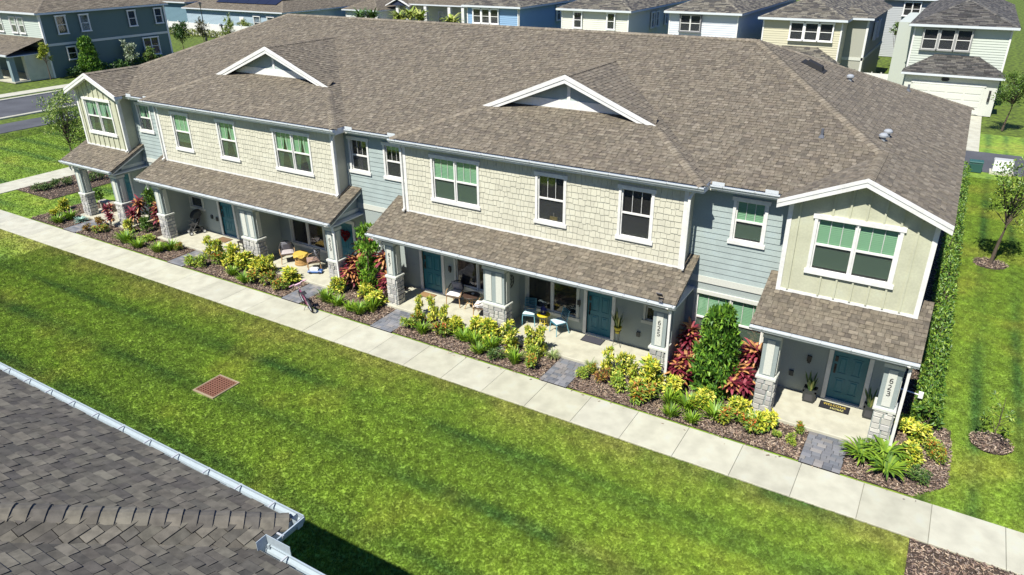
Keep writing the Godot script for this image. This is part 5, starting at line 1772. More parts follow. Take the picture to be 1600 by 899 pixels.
	var ty := thing("toy_car", "blue and white toy car on the porch floor of 629", "toy", Vector3(-19.85, SLAB, -2.3), "", 0.5)
	var t1 := Geo.new()
	t1.col = Color(0.03, 0.1, 0.3)
	t1.cbox(-0.3, 0.06, -0.13, 0.3, 0.14, 0.13, 0.03)
	tinted(ty, "chassis", t1, M.satin)
	var t2 := Geo.new()
	t2.col = Color(0.66, 0.7, 0.74)
	t2.cbox(-0.2, 0.14, -0.11, 0.14, 0.24, 0.11, 0.04)
	tinted(ty, "cabin", t2, M.satin)
	for q in [[-0.19, -0.12], [0.19, -0.12], [-0.19, 0.12], [0.19, 0.12]]:
		var w := Geo.new()
		w.col = Color(0.02, 0.02, 0.02)
		w.ring(Vector3(q[0], 0.06, q[1]), Vector3(0, 0, 1), 0.042, 0.02, 12)
		tinted(ty, "wheel", w)
	# 631: stroller, stool, left unit bench
	stroller()
	var st := thing("stool", "dark slatted stool beside the wide column of the stroller porch", "stool", Vector3(-24.3, SLAB, -2.4))
	var g1 := Geo.new()
	g1.col = Color(0.03, 0.025, 0.022)
	g1.cbox(-0.19, 0.46, -0.17, 0.19, 0.5, 0.17, 0.01)
	tinted(st, "seat", g1)
	for q in [[-0.15, -0.13], [0.15, -0.13], [-0.15, 0.13], [0.15, 0.13]]:
		tinted(st, "leg", gbox(q[0] - 0.018, 0, q[1] - 0.018, q[0] + 0.018, 0.46, q[1] + 0.018), M.black)
	for y in [0.14, 0.3]:
		tinted(st, "rung", gbox(-0.15, y, 0.12, 0.15, y + 0.03, 0.14), M.black)
	var be := thing("bench", "pale stone bench on the far gable porch", "bench", Vector3(-34.9, SLAB, -2.75))
	var b1 := Geo.new()
	b1.col = Color(0.4, 0.37, 0.3)
	b1.cbox(-0.62, 0.36, -0.2, 0.62, 0.45, 0.2, 0.02)
	tinted(be, "seat", b1, M.stone)
	for x in [-0.45, 0.45]:
		var b2 := Geo.new()
		b2.col = Color(0.36, 0.33, 0.27)
		b2.cbox(x - 0.09, 0, -0.16, x + 0.09, 0.36, 0.16, 0.01)
		tinted(be, "leg", b2, M.stone)
	planter("larger square black planter left of the teal door 623", -0.42, -2.98, 0.36, 0.36)
	planter("smaller square black planter right of the teal door 623", 1.2, -2.95, 0.3, 0.36)
	var orn := thing("window_ornament", "yellow box with a white figure inside the middle upstairs window", "ornament", Vector3(-8.95, 4.27, BAY - 0.085))
	var og := Geo.new()
	og.col = Color(0.5, 0.36, 0.03)
	og.cbox(-0.16, 0, -0.012, 0.12, 0.12, 0.012, 0.005)
	tinted(orn, "box", og)
	var ow := Geo.new()
	ow.col = Color(0.7, 0.66, 0.6)
	ow.lathe(Vector3(-0.02, 0.12, 0), [Vector2(0.0, 0), Vector2(0.012, 0.0), Vector2(0.012, 0.06), Vector2(0.02, 0.1), Vector2(0.0, 0.14)], 7)
	tinted(orn, "figure", ow)
	bicycle()
	drain()
	# white stone in the bed, box by the alley
	var rk := thing("white_rock", "single white rock among plants in the bed before the blue chairs", "rock", Vector3(-10.0, 0, -1.05))
	var rg := Geo.new()
	rg.col = Color(0.66, 0.64, 0.6)
	rg.hexa([Vector3(-0.1, 0, -0.07), Vector3(0.11, 0, -0.06), Vector3(0.07, 0.09, -0.03), Vector3(-0.06, 0.1, -0.04), Vector3(-0.09, 0, 0.08), Vector3(0.1, 0, 0.07), Vector3(0.06, 0.08, 0.03), Vector3(-0.07, 0.07, 0.04)])
	tinted(rk, "stone", rg, M.stone)
	var ub := thing("utility_cabinet", "white utility cabinet beside the alley", "cabinet", Vector3(4.6, 0, -33.3))
	var u1 := Geo.new()
	u1.col = Color(0.45, 0.46, 0.43)
	u1.cbox(-0.5, 0.08, -0.35, 0.5, 0.8, 0.35, 0.05)
	tinted(ub, "housing", u1, M.satin)
	tinted(ub, "door", gbox(-0.46, 0.15, 0.35, -0.02, 0.72, 0.37), M.satin)
	tinted(ub, "door", gbox(0.02, 0.15, 0.35, 0.46, 0.72, 0.37), M.satin)
	tinted(ub, "plinth", gbox(-0.6, -0.05, -0.45, 0.6, 0.08, 0.45), M.concrete)
	var gb := thing("green_transformer", "low teal-green utility box at the end of the hedge", "utility box", Vector3(3.25, 0, -33.0))
	var u2 := Geo.new()
	u2.col = Color(0.03, 0.09, 0.075)
	u2.cbox(-0.35, 0.0, -0.3, 0.35, 0.55, 0.3, 0.05)
	tinted(gb, "housing", u2, M.satin)
	var u3 := Geo.new()
	u3.col = Color(0.03, 0.1, 0.085)
	u3.cbox(-0.37, 0.55, -0.32, 0.37, 0.62, 0.32, 0.02)
	tinted(gb, "lid", u3, M.satin)

func stroller() -> void:
	var o := thing("stroller", "black folding baby stroller with white wheels against the porch wall", "stroller", Vector3(-28.1, SLAB, -2.85), "", -0.35)
	var k := Color(0.02, 0.02, 0.022)
	var f := Geo.new()
	f.col = Color(0.1, 0.1, 0.1)
	for sx in [-0.2, 0.2]:
		f.tube([Vector3(sx, 0.1, 0.32), Vector3(sx, 0.45, 0.05), Vector3(sx, 0.95, -0.3)], 0.015, 6)
		f.tube([Vector3(sx, 0.1, -0.28), Vector3(sx, 0.5, 0.0), Vector3(sx, 0.6, 0.22)], 0.013, 6)
	f.tube([Vector3(-0.2, 0.95, -0.3), Vector3(0.2, 0.95, -0.3)], 0.02, 6)
	tinted(o, "frame", f, M.satin)
	var s := Geo.new()
	s.col = k
	s.hexa([Vector3(-0.17, 0.38, -0.08), Vector3(0.17, 0.38, -0.08), Vector3(0.17, 0.44, -0.1), Vector3(-0.17, 0.44, -0.1), Vector3(-0.17, 0.4, 0.24), Vector3(0.17, 0.4, 0.24), Vector3(0.17, 0.46, 0.24), Vector3(-0.17, 0.46, 0.24)])
	s.hexa([Vector3(-0.17, 0.42, -0.1), Vector3(0.17, 0.42, -0.1), Vector3(0.17, 0.9, -0.28), Vector3(-0.17, 0.9, -0.28), Vector3(-0.17, 0.42, -0.05), Vector3(0.17, 0.42, -0.05), Vector3(0.17, 0.92, -0.23), Vector3(-0.17, 0.92, -0.23)])
	tinted(o, "seat", s)
	var h := Geo.new()
	h.col = Color(0.035, 0.037, 0.04)
	for i in 8:
		var a0 := lerpf(-0.3, 1.7, i / 8.0)
		var a1 := lerpf(-0.3, 1.7, (i + 1) / 8.0)
		var c := Vector3(0, 0.78, -0.15)
		var p0 := c + Vector3(0, cos(a0) * 0.32, sin(a0) * 0.34 - 0.05)
		var p1 := c + Vector3(0, cos(a1) * 0.32, sin(a1) * 0.34 - 0.05)
		h.quad(p0 - Vector3(0.2, 0, 0), p0 + Vector3(0.2, 0, 0), p1 + Vector3(0.2, 0, 0), p1 - Vector3(0.2, 0, 0))
		for sx in [-0.2, 0.2]:
			h.tri(c + Vector3(sx, 0, 0), p0 + Vector3(sx, 0, 0), p1 + Vector3(sx, 0, 0))
	tinted(o, "hood", h)
	var b := Geo.new()
	b.col = k
	b.cbox(-0.17, 0.16, -0.2, 0.17, 0.27, 0.2, 0.02)
	tinted(o, "basket", b)
	for q in [[-0.22, 0.32], [0.22, 0.32], [-0.22, -0.28], [0.22, -0.28]]:
		var w := Geo.new()
		w.col = Color(0.02, 0.02, 0.02)
		w.ring(Vector3(q[0], 0.1, q[1]), Vector3.RIGHT, 0.08, 0.02, 14)
		var wl := tinted(o, "wheel", w)
		var hu := Geo.new()
		hu.col = Color(0.72, 0.72, 0.72)
		hu.lathe(Vector3.ZERO, [Vector2(0, -0.012), Vector2(0.062, -0.012), Vector2(0.062, 0.012), Vector2(0, 0.012)], 12)
		var hm := tinted(wl, "hub", hu, M.satin)
		hm.position = Vector3(q[0], 0.1, q[1])
		hm.rotation.z = PI / 2

func bicycle() -> void:   # child's bicycle, x forward
	var o := thing("bicycle", "child's pink bicycle with black tyres parked on the pavement edge", "bicycle", Vector3(-17.95, 0.014, 0.02), "", 2.68)
	var r := 0.21
	var pink := Color(0.2, 0.045, 0.1)
	var dark := Color(0.015, 0.015, 0.017)
	for x in [-0.38, 0.38]:
		var w := Geo.new()
		w.col = dark
		w.ring(Vector3(x, r + 0.02, 0), Vector3(0, 0, 1), r, 0.032, 24)
		var wl := tinted(o, "wheel", w)
		var rm := Geo.new()
		rm.col = Color(0.6, 0.6, 0.62)
		rm.ring(Vector3(x, r + 0.02, 0), Vector3(0, 0, 1), r - 0.03, 0.008, 24)
		tinted(wl, "rim", rm, M.satin)
		var sp := Geo.new()
		sp.col = Color(0.6, 0.6, 0.6)
		for k in 14:
			var a := TAU * k / 14
			sp.tube([Vector3(x, r + 0.02, 0.02 * (1 if k % 2 else -1)), Vector3(x + cos(a) * (r - 0.03), r + 0.02 + sin(a) * (r - 0.03), 0)], 0.002, 3)
		tinted(wl, "spokes", sp, M.satin)
	var f := Geo.new()
	f.col = pink
	var bb := Vector3(-0.03, 0.24, 0)
	var st := Vector3(-0.14, 0.5, 0)
	var hd := Vector3(0.27, 0.56, 0)
	f.tube([bb, hd - Vector3(0, 0.06, 0)], 0.02, 7)
	f.tube([st, hd - Vector3(0.02, 0.02, 0)], 0.017, 7)
	f.tube([bb, st], 0.017, 7)
	for z in [-0.04, 0.04]:
		f.tube([Vector3(-0.38, r + 0.02, z), bb + Vector3(0, 0, z * 0.6)], 0.01, 5)
		f.tube([Vector3(-0.38, r + 0.02, z), st - Vector3(0, 0.05, -z * 0.4)], 0.009, 5)
	f.tube([hd + Vector3(0, 0.02, 0), hd - Vector3(-0.02, 0.1, 0)], 0.024, 8)
	tinted(o, "bicycle_frame", f, M.satin)
	var fk := Geo.new()
	fk.col = Color(0.05, 0.03, 0.04)
	for z in [-0.05, 0.05]:
		fk.tube([hd - Vector3(-0.02, 0.1, -z * 0.6), Vector3(0.36, 0.36, z), Vector3(0.38, r + 0.02, z)], 0.012, 6)
	tinted(o, "fork", fk, M.satin)
	var hb := Geo.new()
	hb.col = Color(0.7, 0.55, 0.6)
	hb.tube([hd, hd + Vector3(0.01, 0.14, 0)], 0.014, 6)
	hb.tube([hd + Vector3(-0.06, 0.26, -0.27), hd + Vector3(0.0, 0.24, -0.12), hd + Vector3(0.02, 0.14, -0.04), hd + Vector3(0.02, 0.14, 0.04), hd + Vector3(0.0, 0.24, 0.12), hd + Vector3(-0.06, 0.26, 0.27)], 0.012, 6)
	tinted(o, "handlebar", hb, M.satin)
	for z in [-0.25, 0.25]:
		var gp := Geo.new()
		gp.col = Color(0.6, 0.3, 0.42)
		gp.tube([hd + Vector3(-0.04, 0.255, z * 0.7), hd + Vector3(-0.07, 0.262, z * 1.15)], 0.018, 7)
		tinted(o, "grip", gp)
	var pad := Geo.new()
	pad.col = Color(0.62, 0.4, 0.48)
	pad.obox(Transform3D(Basis(Vector3(0, 0, 1), 0.2), hd + Vector3(0.0, 0.19, 0)), Vector3(0.05, 0.06, 0.2))
	tinted(o, "handlebar_pad", pad)
	var sd := Geo.new()
	sd.col = dark
	sd.tube([st, st + Vector3(-0.03, 0.1, 0)], 0.011, 6)
	cushion(sd, st + Vector3(-0.04, 0.12, 0), Vector3(0.24, 0.06, 0.14))
	tinted(o, "saddle", sd)
	var cr := Geo.new()
	cr.col = Color(0.08, 0.08, 0.085)
	cr.ring(bb + Vector3(0, 0, 0.05), Vector3(0, 0, 1), 0.06, 0.008, 14)
	cr.tube([bb + Vector3(0, 0, 0.07), bb + Vector3(0.09, -0.07, 0.07)], 0.009, 5)
	cr.tube([bb + Vector3(0, 0, -0.07), bb + Vector3(-0.09, 0.07, -0.07)], 0.009, 5)
	tinted(o, "crank", cr, M.satin)
	for s in [1.0, -1.0]:
		var pd := Geo.new()
		pd.col = dark
		pd.obox(Transform3D(Basis(), bb + Vector3(0.09 * s, -0.07 * s, 0.11 * s)), Vector3(0.08, 0.02, 0.07))
		tinted(o, "pedal", pd)
	var ks := Geo.new()
	ks.col = Color(0.1, 0.1, 0.1)
	ks.tube([Vector3(-0.2, 0.22, -0.05), Vector3(-0.14, -0.0, -0.2)], 0.009, 5)
	tinted(o, "kickstand", ks, M.satin)
	o.rotation.x = 0.0
	o.rotate_object_local(Vector3.RIGHT, -0.2)
	o.scale = Vector3.ONE * 1.18

func drain() -> void:
	var o := thing("drain_grate", "rusty iron drain grate in a thin concrete frame sunk in the lawn", "drain", Vector3(-16.45, 0, 5.4))
	var f := Geo.new()
	f.col = Color(0.62, 0.5, 0.4)
	for q in [[-0.47, -0.52, 0.47, -0.46], [-0.47, 0.46, 0.47, 0.52], [-0.47, -0.46, -0.42, 0.46], [0.42, -0.46, 0.47, 0.46]]:
		f.cbox(q[0], -0.1, q[1], q[2], 0.01, q[3], 0.01)
	part(o, "frame", f, M.concrete)
	for i in 8:
		var x := -0.385 + i * 0.11
		part(o, "grate_bar", gbox(x - 0.022, -0.05, -0.46, x + 0.022, 0.004, 0.46), M.rust)
	for i in 11:
		var z := -0.43 + i * 0.086
		part(o, "cross_bar", gbox(-0.42, -0.05, z - 0.02, 0.42, 0.0, z + 0.02), M.rust)
	part(o, "sump", gbox(-0.42, -0.4, -0.46, 0.42, -0.38, 0.46), M.dark)


# ---------------------------------------------------------------- the neighbouring roof in the near corner
var cam_basis := Basis()
func seen(p: Vector3) -> bool:   # is a point inside the photograph's frame
	var q := cam_basis.inverse() * (p - CAM)
	if q.z > -0.5: return false
	var f := 1.0 / tan(deg_to_rad(43.3156) * 0.5)
	return absf(q.x / -q.z * f) < 1.79 and absf(q.y / -q.z * f) < 1.01

func neighbour() -> void:
	var th := thing("neighbouring_townhouse", "grey shingle roof corner with white gutter of the neighbouring townhouse beside the lawn", "townhouse")
	var left := [300]
	var deck := Geo.new()
	var g := Geo.new()
	var root := Node3D.new()
	root.name = "main_roof"
	th.add_child(root)
	var pick := func(p: Vector3):
		if left[0] > 0 and p.z < 16.2 and seen(p):
			left[0] -= 1
			return root
		return null
	var y := 6.2
	roof_plane(g, deck, Vector3(0, y, 12.64), Vector3.RIGHT, Vector3(0, 0, 1), P, [Vector2(0, -17.5), Vector2(7, -17.5)], [Vector2(0, -4.33), Vector2(7, -11.33)], GREY_ROOF, pick, 0.128, 0.13, 0.3, 0.014)
	roof_plane(g, deck, Vector3(-4.33, y, 0), Vector3(0, 0, 1), Vector3(-1, 0, 0), P, [Vector2(0, 12.64), Vector2(7, 19.64)], [Vector2(0, 13.2), Vector2(7, 20.2)], GREY_ROOF, pick, 0.128, 0.13, 0.3, 0.014)
	roof_plane(g, deck, Vector3(0, y, 13.17), Vector3.RIGHT, Vector3(0, 0, 1), P, [Vector2(0, -4.9), Vector2(7, -11.9)], [Vector2(0, 9.0), Vector2(7, 9.0)], GREY_ROOF, pick, 0.128, 0.13, 0.3, 0.014)
	deck.col = Color(0.3, 0.3, 0.29)
	deck.box(-17.4, y - 0.2, 12.7, -4.4, y - 0.15, 20)
	deck.box(-5, y - 0.2, 13.2, 9, y - 0.15, 20)
	part(root, "roof_deck", deck, M.shingle)
	var s := part(root, "shingles", g, M.shingle)
	s.set_meta("kind", "stuff")
	var cg := Geo.new()
	var d := Vector3(-1, P, 1)
	var a := Vector3(-4.36, y, 12.66)
	var x := 0.0
	while x < 6.0:       # each hip cap a piece of its own
		var c := Geo.new()
		caps(c, a + d * x, a + d * (x + 0.115), GREY_ROOF, 0.2, 0.15, 0.055)
		part(root, "hip_cap", c, M.shingle)
		x += 0.115
	gutter(th, Vector3(-17.5, y + 0.01, 12.64), Vector3(-4.25, y + 0.01, 12.64), Vector3(0, 0, -1), 0.62, 0.13, 0.125, M.gutter_grey)
	gutter(th, Vector3(-4.35, y + 0.01, 12.53), Vector3(-4.35, y + 0.01, 13.08), Vector3(1, 0, 0), 0.9, 0.13, 0.125, M.gutter_grey)
	gutter(th, Vector3(-4.3, y + 0.01, 13.18), Vector3(9.0, y + 0.01, 13.18), Vector3(0, 0, -1), 0.62, 0.13, 0.125, M.gutter_grey)
	var sg := Geo.new()
	sg.box(-4.28, y, 13.05, -3.9, y + 0.14, 13.058)
	sg.box(-4.288, y, 13.05, -4.28, y + 0.14, 13.2)
	part(th, "splash_guard", sg, M.gutter_grey)
	var fg := Geo.new()
	fg.box(-17.5, y - 0.2, 12.66, -4.36, y - 0.01, 12.69)
	fg.box(-4.39, y - 0.2, 12.66, -4.36, y - 0.01, 13.2)
	fg.box(-4.36, y - 0.2, 13.19, 9.0, y - 0.01, 13.22)
	part(th, "fascia", fg, M.white)
	var wg := Geo.new()
	wg.box(-17.2, -0.05, 13.05, -4.85, 6.05, 20)
	wg.box(-4.85, -0.05, 13.65, 8.5, 6.05, 20)
	part(th, "wall", wg, M.siding_cream)


# ---------------------------------------------------------------- houses further off
func lap_sheet(x0: float, x1: float, y0: float, y1: float, zf: float, pitch := 0.19) -> Geo:   # lapped boards of a far wall
	var g := Geo.new()
	var y := y0
	while y < y1 - 0.01:
		var t := minf(y + pitch, y1)
		g.quad(Vector3(x0, y, zf + 0.03), Vector3(x1, y, zf + 0.03), Vector3(x1, t, zf), Vector3(x0, t, zf))
		g.quad(Vector3(x0, y, zf), Vector3(x1, y, zf), Vector3(x1, y, zf + 0.03), Vector3(x0, y, zf + 0.03))
		y = t
	return g

func hip_roof(th: Node3D, x0: float, x1: float, z0: float, z1: float, eave: float, pitch: float, pal: Array, over := 0.4) -> void:   # z0 the front (larger z)
	x0 -= over; x1 += over; z0 += over; z1 -= over
	var g := Geo.new()
	var deck := Geo.new()
	var w := x1 - x0
	var d := z0 - z1
	var run := minf(w, d) * 0.5
	var along := w > d
	var fl := [Vector2(0, x0), Vector2(run, x0 + run)]
	var fh := [Vector2(0, x1), Vector2(run, x1 - run)]
	roof_plane(g, deck, Vector3(0, eave, z0), Vector3.RIGHT, Vector3(0, 0, -1), pitch, fl, fh, pal, null, 0.2, 0.3, 0.7, 0.03)
	roof_plane(null, deck, Vector3(0, eave, z1), Vector3.RIGHT, Vector3(0, 0, 1), pitch, fl, fh, pal)
	var sl := [Vector2(0, -z0), Vector2(run, -z0 + run)]
	var sh := [Vector2(0, -z1), Vector2(run, -z1 - run)]
	roof_plane(g, deck, Vector3(x1, eave, 0), Vector3(0, 0, -1), Vector3(-1, 0, 0), pitch, sl, sh, pal, null, 0.2, 0.3, 0.7, 0.03)
	roof_plane(g, deck, Vector3(x0, eave, 0), Vector3(0, 0, -1), Vector3(1, 0, 0), pitch, sl, sh, pal, null, 0.2, 0.3, 0.7, 0.03)
	var top := eave + run * pitch
	var e0 := Vector3(x0 + run, top, (z0 + z1) * 0.5) if along else Vector3((x0 + x1) * 0.5, top, z0 - run)
	var e1 := Vector3(x1 - run, top, (z0 + z1) * 0.5) if along else Vector3((x0 + x1) * 0.5, top, z1 + run)
	var cg := Geo.new()
	caps(cg, Vector3(x0, eave, z0), e0, pal, 0.25)
	caps(cg, Vector3(x1, eave, z0), e1 if along else e0, pal, 0.25)
	caps(cg, e0, e1, pal, 0.25)
	caps(cg, Vector3(x1, eave, z1), e1, pal, 0.25)
	deck.col = Color(0.35, 0.35, 0.34)
	deck.box(x0 + 0.05, eave - 0.2, z1 + 0.05, x1 - 0.05, eave - 0.14, z0 - 0.05)
	var r := part(th, "roof", deck, M.shingle)
	var s := part(r, "shingles", g, M.shingle)
	s.set_meta("kind", "stuff")
	var c := part(r, "ridge_caps", cg, M.shingle)
	c.set_meta("kind", "stuff")
	var fg := Geo.new()
	fg.box(x0, eave - 0.16, z0, x1, eave + 0.01, z0 + 0.12)
	fg.box(x0, eave - 0.2, z0 - 0.03, x1, eave - 0.01, z0 - 0.001)
	fg.box(x1 - 0.03, eave - 0.2, z1, x1, eave - 0.01, z0 - 0.03)
	fg.box(x0, eave - 0.2, z1, x0 + 0.03, eave - 0.01, z0 - 0.03)
	part(th, "eave_gutter", fg, M.gutter)

func side_window(th: Node3D, x: float, za: float, zb: float, y0: float, y1: float, cols := 1) -> void:   # on a wall that faces +x
	var w := window(th, Rect2(-0.5 * absf(za - zb), y0, absf(za - zb), y1 - y0), 0.2, cols, 0.0, 0)
	w.transform = Transform3D(Basis(Vector3.UP, PI / 2), Vector3(x, 0, (za + zb) * 0.5))

func house(label: String, x0: float, x1: float, z0: float, z1: float, eave: float, wall: Color, wins: Array, casing: Color, pal: Array, pitch := 0.45) -> Node3D:
	var th := thing("house", label, "house", Vector3.ZERO, "houses across the alley")
	var g := Geo.new()
	g.col = wall
	g.box(x0, -0.1, z1, x1, eave - 0.05, z0 - 0.06)
	part(th, "walls", g, M.plain)
	var f := lap_sheet(x0, x1, 0.0, eave - 0.1, z0 - 0.03)
	for i in f.c.size(): f.c[i] = wall
	part(th, "front_siding", f, M.plain)
	var cb := Geo.new()
	for x in [x0 - 0.02, x1 - 0.1]:
		cb.box(x, 0, z0 - 0.1, x + 0.12, eave - 0.1, z0 + 0.035)
	part(th, "corner_board", cb, M.white)
	var cm := StandardMaterial3D.new()
	cm.albedo_color = lin(casing.r, casing.g, casing.b)
	for w in wins:      # x0, x1, y0, y1, lights, blind
		var n: int = 3 if w[4] == 3 else 1      # a triple window is three windows side by side
		for k in n:
			var ww: float = (w[1] - w[0]) / n
			window(th, Rect2(w[0] + k * ww, w[2], ww, w[3] - w[2]), z0 + 0.17, 1 if n == 3 else w[4], w[5], 0, cm)
	hip_roof(th, x0, x1, z0, z1, eave, pitch, pal)
	return th

func houses() -> void:
	var pal := [[0.17, 0.155, 0.125], [0.12, 0.11, 0.095], [0.25, 0.23, 0.18], [0.085, 0.08, 0.072], [0.2, 0.18, 0.14]]
	var dk := [[0.11, 0.105, 0.095], [0.075, 0.072, 0.068], [0.16, 0.15, 0.13], [0.055, 0.053, 0.05], [0.13, 0.12, 0.105]]
	# the house with the garage
	var h := house("pale cream house with a white garage and triple grey-framed window", -2.65, 4.0, -52, -76, 6.4, Color(0.5, 0.54, 0.47), [[-1.98, 1.5, 4.45, 6.17, 3, 0.0]], Color(0.28, 0.28, 0.27), dk)
	var g := Geo.new()
	g.box(-2.45, 0, -52.0, 3.95, 2.8, -50.3)
	part(h, "garage_wall", g, M.trim_panel)
	var gd := part(h, "garage_door", gbox(-1.85, 0.05, -50.3, 3.1, 2.15, -50.26), M.trim_panel)
	for i in 4:
		for k in 4:
			part(gd, "door_panel", gbox(-1.75 + k * 1.22, 0.12 + i * 0.5, -50.26, -0.7 + k * 1.22, 0.5 + i * 0.5, -50.235), M.trim_panel)
	part(h, "door_head", gbox(-1.95, 2.15, -50.3, 3.2, 2.3, -50.24), M.white)
	var rd := Geo.new()
	var rs := Geo.new()
	roof_plane(rs, rd, Vector3(0, 2.95, -49.95), Vector3.RIGHT, Vector3(0, 0, -1), 0.6, [Vector2(0, -2.8), Vector2(2.02, -0.78)], [Vector2(0, 4.25), Vector2(2.02, 2.23)], dk, null, 0.2, 0.3, 0.7, 0.03)
	roof_plane(rs, rd, Vector3(4.25, 2.95, 0), Vector3(0, 0, -1), Vector3(-1, 0, 0), 0.6, [Vector2(0, 49.95), Vector2(2.02, 51.97)], [Vector2(0, 51.98), Vector2(2.02, 51.98)], dk, null, 0.2, 0.3, 0.7, 0.03)
	roof_plane(rs, rd, Vector3(-2.8, 2.95, 0), Vector3(0, 0, -1), Vector3(1, 0, 0), 0.6, [Vector2(0, 49.95), Vector2(2.02, 51.97)], [Vector2(0, 51.98), Vector2(2.02, 51.98)], dk, null, 0.2, 0.3, 0.7, 0.03)
	rd.col = Color(0.4, 0.4, 0.4)
	rd.box(-2.75, 2.76, -52, 4.2, 2.8, -50.0)
	var gr := part(h, "garage_roof", rd, M.shingle)
	var grs := part(gr, "shingles", rs, M.shingle)
	grs.set_meta("kind", "stuff")
	part(h, "garage_gutter", gbox(-2.8, 2.8, -49.97, 4.25, 2.95, -49.85), M.gutter)
	var vt := Geo.new()
	vt.col = Color(0.03, 0.03, 0.035)
	for i in 4:
		vt.box(0.05 + absf(i - 1.5) * 0.06, 2.42 + i * 0.07, -50.3, 0.65 - absf(i - 1.5) * 0.06, 2.47 + i * 0.07, -50.24)
	part(h, "gable_vent", vt, M.plain)
	var ln := Geo.new()
	ln.col = Color(0.03, 0.03, 0.03)
	ln.box(3.45, 1.5, -50.3, 3.6, 1.95, -50.15)
	ln.lathe(Vector3(3.525, 1.1, -50.2), [Vector2(0.02, 0), Vector2(0.09, 0.06), Vector2(0.09, 0.3), Vector2(0.02, 0.36)], 8)
	part(h, "wall_lantern", ln, M.satin)
	var sw := Geo.new()
	sw.col = Color(0.45, 0.48, 0.42)
	sw.box(-4.0, -0.1, -64, -2.65, 6.3, -54)
	part(h, "side_wing", sw, M.plain)
	# tan house with the stepped side
	h = house("tan two-storey house with triple white window and stepped right side", -14.5, -8.0, -52, -76, 6.45, Color(0.53, 0.5, 0.36), [[-12.2, -8.62, 4.62, 6.2, 3, 0.0]], Color(0.8, 0.8, 0.78), pal)
	var st := Geo.new()
	st.col = Color(0.36, 0.36, 0.3)
	st.box(-8.0, -0.1, -68, -6.3, 6.4, -54.6)
	part(h, "side_wing", st, M.plain)
	part(h, "band", gbox(-8.0, 2.95, -68, -6.25, 3.2, -54.55), M.trim_panel)
	part(h, "side_wing_corner", gbox(-6.45, 0, -54.7, -6.28, 6.3, -54.55), M.white)
	var sr := Geo.new()
	var sr2 := Geo.new()
	roof_plane(sr2, sr, Vector3(-5.9, 6.45, 0), Vector3(0, 0, -1), Vector3(-1, 0, 0), 0.45, [Vector2(0, 54.2), Vector2(1.7, 55.9)], [Vector2(0, 68.4), Vector2(1.7, 68.4)], pal, null, 0.2, 0.3, 0.7, 0.03)
	roof_plane(sr2, sr, Vector3(0, 6.45, -54.2), Vector3(1, 0, 0), Vector3(0, 0, -1), 0.45, [Vector2(0, -8.2), Vector2(1.7, -8.2)], [Vector2(0, -5.9), Vector2(1.7, -7.6)], pal, null, 0.2, 0.3, 0.7, 0.03)
	var srr := part(h, "side_roof", sr, M.shingle)
	part(srr, "shingles", sr2, M.shingle).set_meta("kind", "stuff")
	part(h, "side_gutter", gbox(-8.0, 6.3, -54.2, -5.9, 6.45, -54.08), M.gutter)
	part(h, "side_door", gbox(-7.6, 0.0, -54.6, -6.7, 2.2, -54.57), M.dark)
	side_window(h, -6.3, -58.0, -58.9, 4.3, 5.9)
	side_window(h, -6.3, -60.5, -61.3, 4.3, 5.9)
	var tr := Geo.new()
	var ts := Geo.new()
	roof_plane(ts, tr, Vector3(0, 2.95, -49.9), Vector3.RIGHT, Vector3(0, 0, -1), 0.6, [Vector2(0, -14.6), Vector2(2.05, -12.55)], [Vector2(0, -7.7), Vector2(2.05, -9.75)], pal, null, 0.2, 0.3, 0.7, 0.03)
	roof_plane(ts, tr, Vector3(-7.7, 2.95, 0), Vector3(0, 0, -1), Vector3(-1, 0, 0), 0.6, [Vector2(0, 49.9), Vector2(2.05, 51.95)], [Vector2(0, 51.96), Vector2(2.05, 51.96)], pal, null, 0.2, 0.3, 0.7, 0.03)
	tr.col = Color(0.5, 0.5, 0.48)
	tr.box(-14.3, 0, -52, -8.0, 2.8, -50.3)
	var tgr := part(h, "garage", tr, M.shingle)
	part(tgr, "shingles", ts, M.shingle).set_meta("kind", "stuff")
	h = house("white two-storey house with double grey-framed window between cream and tan houses", -23.1, -16.7, -52, -76, 6.65, Color(0.58, 0.61, 0.64), [[-22.05, -20.0, 4.85, 6.45, 2, 0.0]], Color(0.16, 0.16, 0.17), pal)
	h = house("cream house with two narrow front windows behind the roof ridge", -34.4, -27.15, -52, -76, 6.5, Color(0.62, 0.62, 0.54), [[-33.02, -32.04, 4.66, 6.3, 1, 0.0], [-29.4, -28.5, 4.66, 6.3, 1, 0.0]], Color(0.8, 0.8, 0.78), pal)
	side_window(h, -27.15, -57.6, -58.4, 4.4, 6.0)
	side_window(h, -27.15, -58.9, -59.7, 4.4, 6.0)
	side_window(h, -27.15, -61.6, -62.4, 4.4, 6.0)
	h = house("light blue house with triple white-framed window behind the roof ridge", -45.9, -39.35, -52, -76, 6.45, Color(0.22, 0.36, 0.52), [[-45.1, -41.8, 4.6, 6.2, 3, 0.0]], Color(0.8, 0.8, 0.78), pal)
	side_window(h, -39.35, -60.0, -61.8, 4.4, 6.1, 2)
	var dp := Geo.new()
	dp.beam(Vector3(-39.45, 6.3, -51.9), Vector3(-39.45, 0.1, -51.9), Vector3(0, 0, 1), 0.09, 0.07)
	part(h, "downspout", dp, M.white)
	# further houses whose roofs fill the gaps
	house("grey house beyond the gap between the tan and cream garage houses", -8.5, -1.5, -82, -96, 6.4, Color(0.4, 0.42, 0.42), [[-6.0, -4.2, 4.5, 6.1, 2, 0.0]], Color(0.8, 0.8, 0.78), dk)

	# the big blue-grey corner house across the street
	var b := thing("corner_house", "large blue-grey two-storey corner house with grey roof across the street", "house")
	var bg := Geo.new()
	bg.col = Color(0.115, 0.17, 0.15)
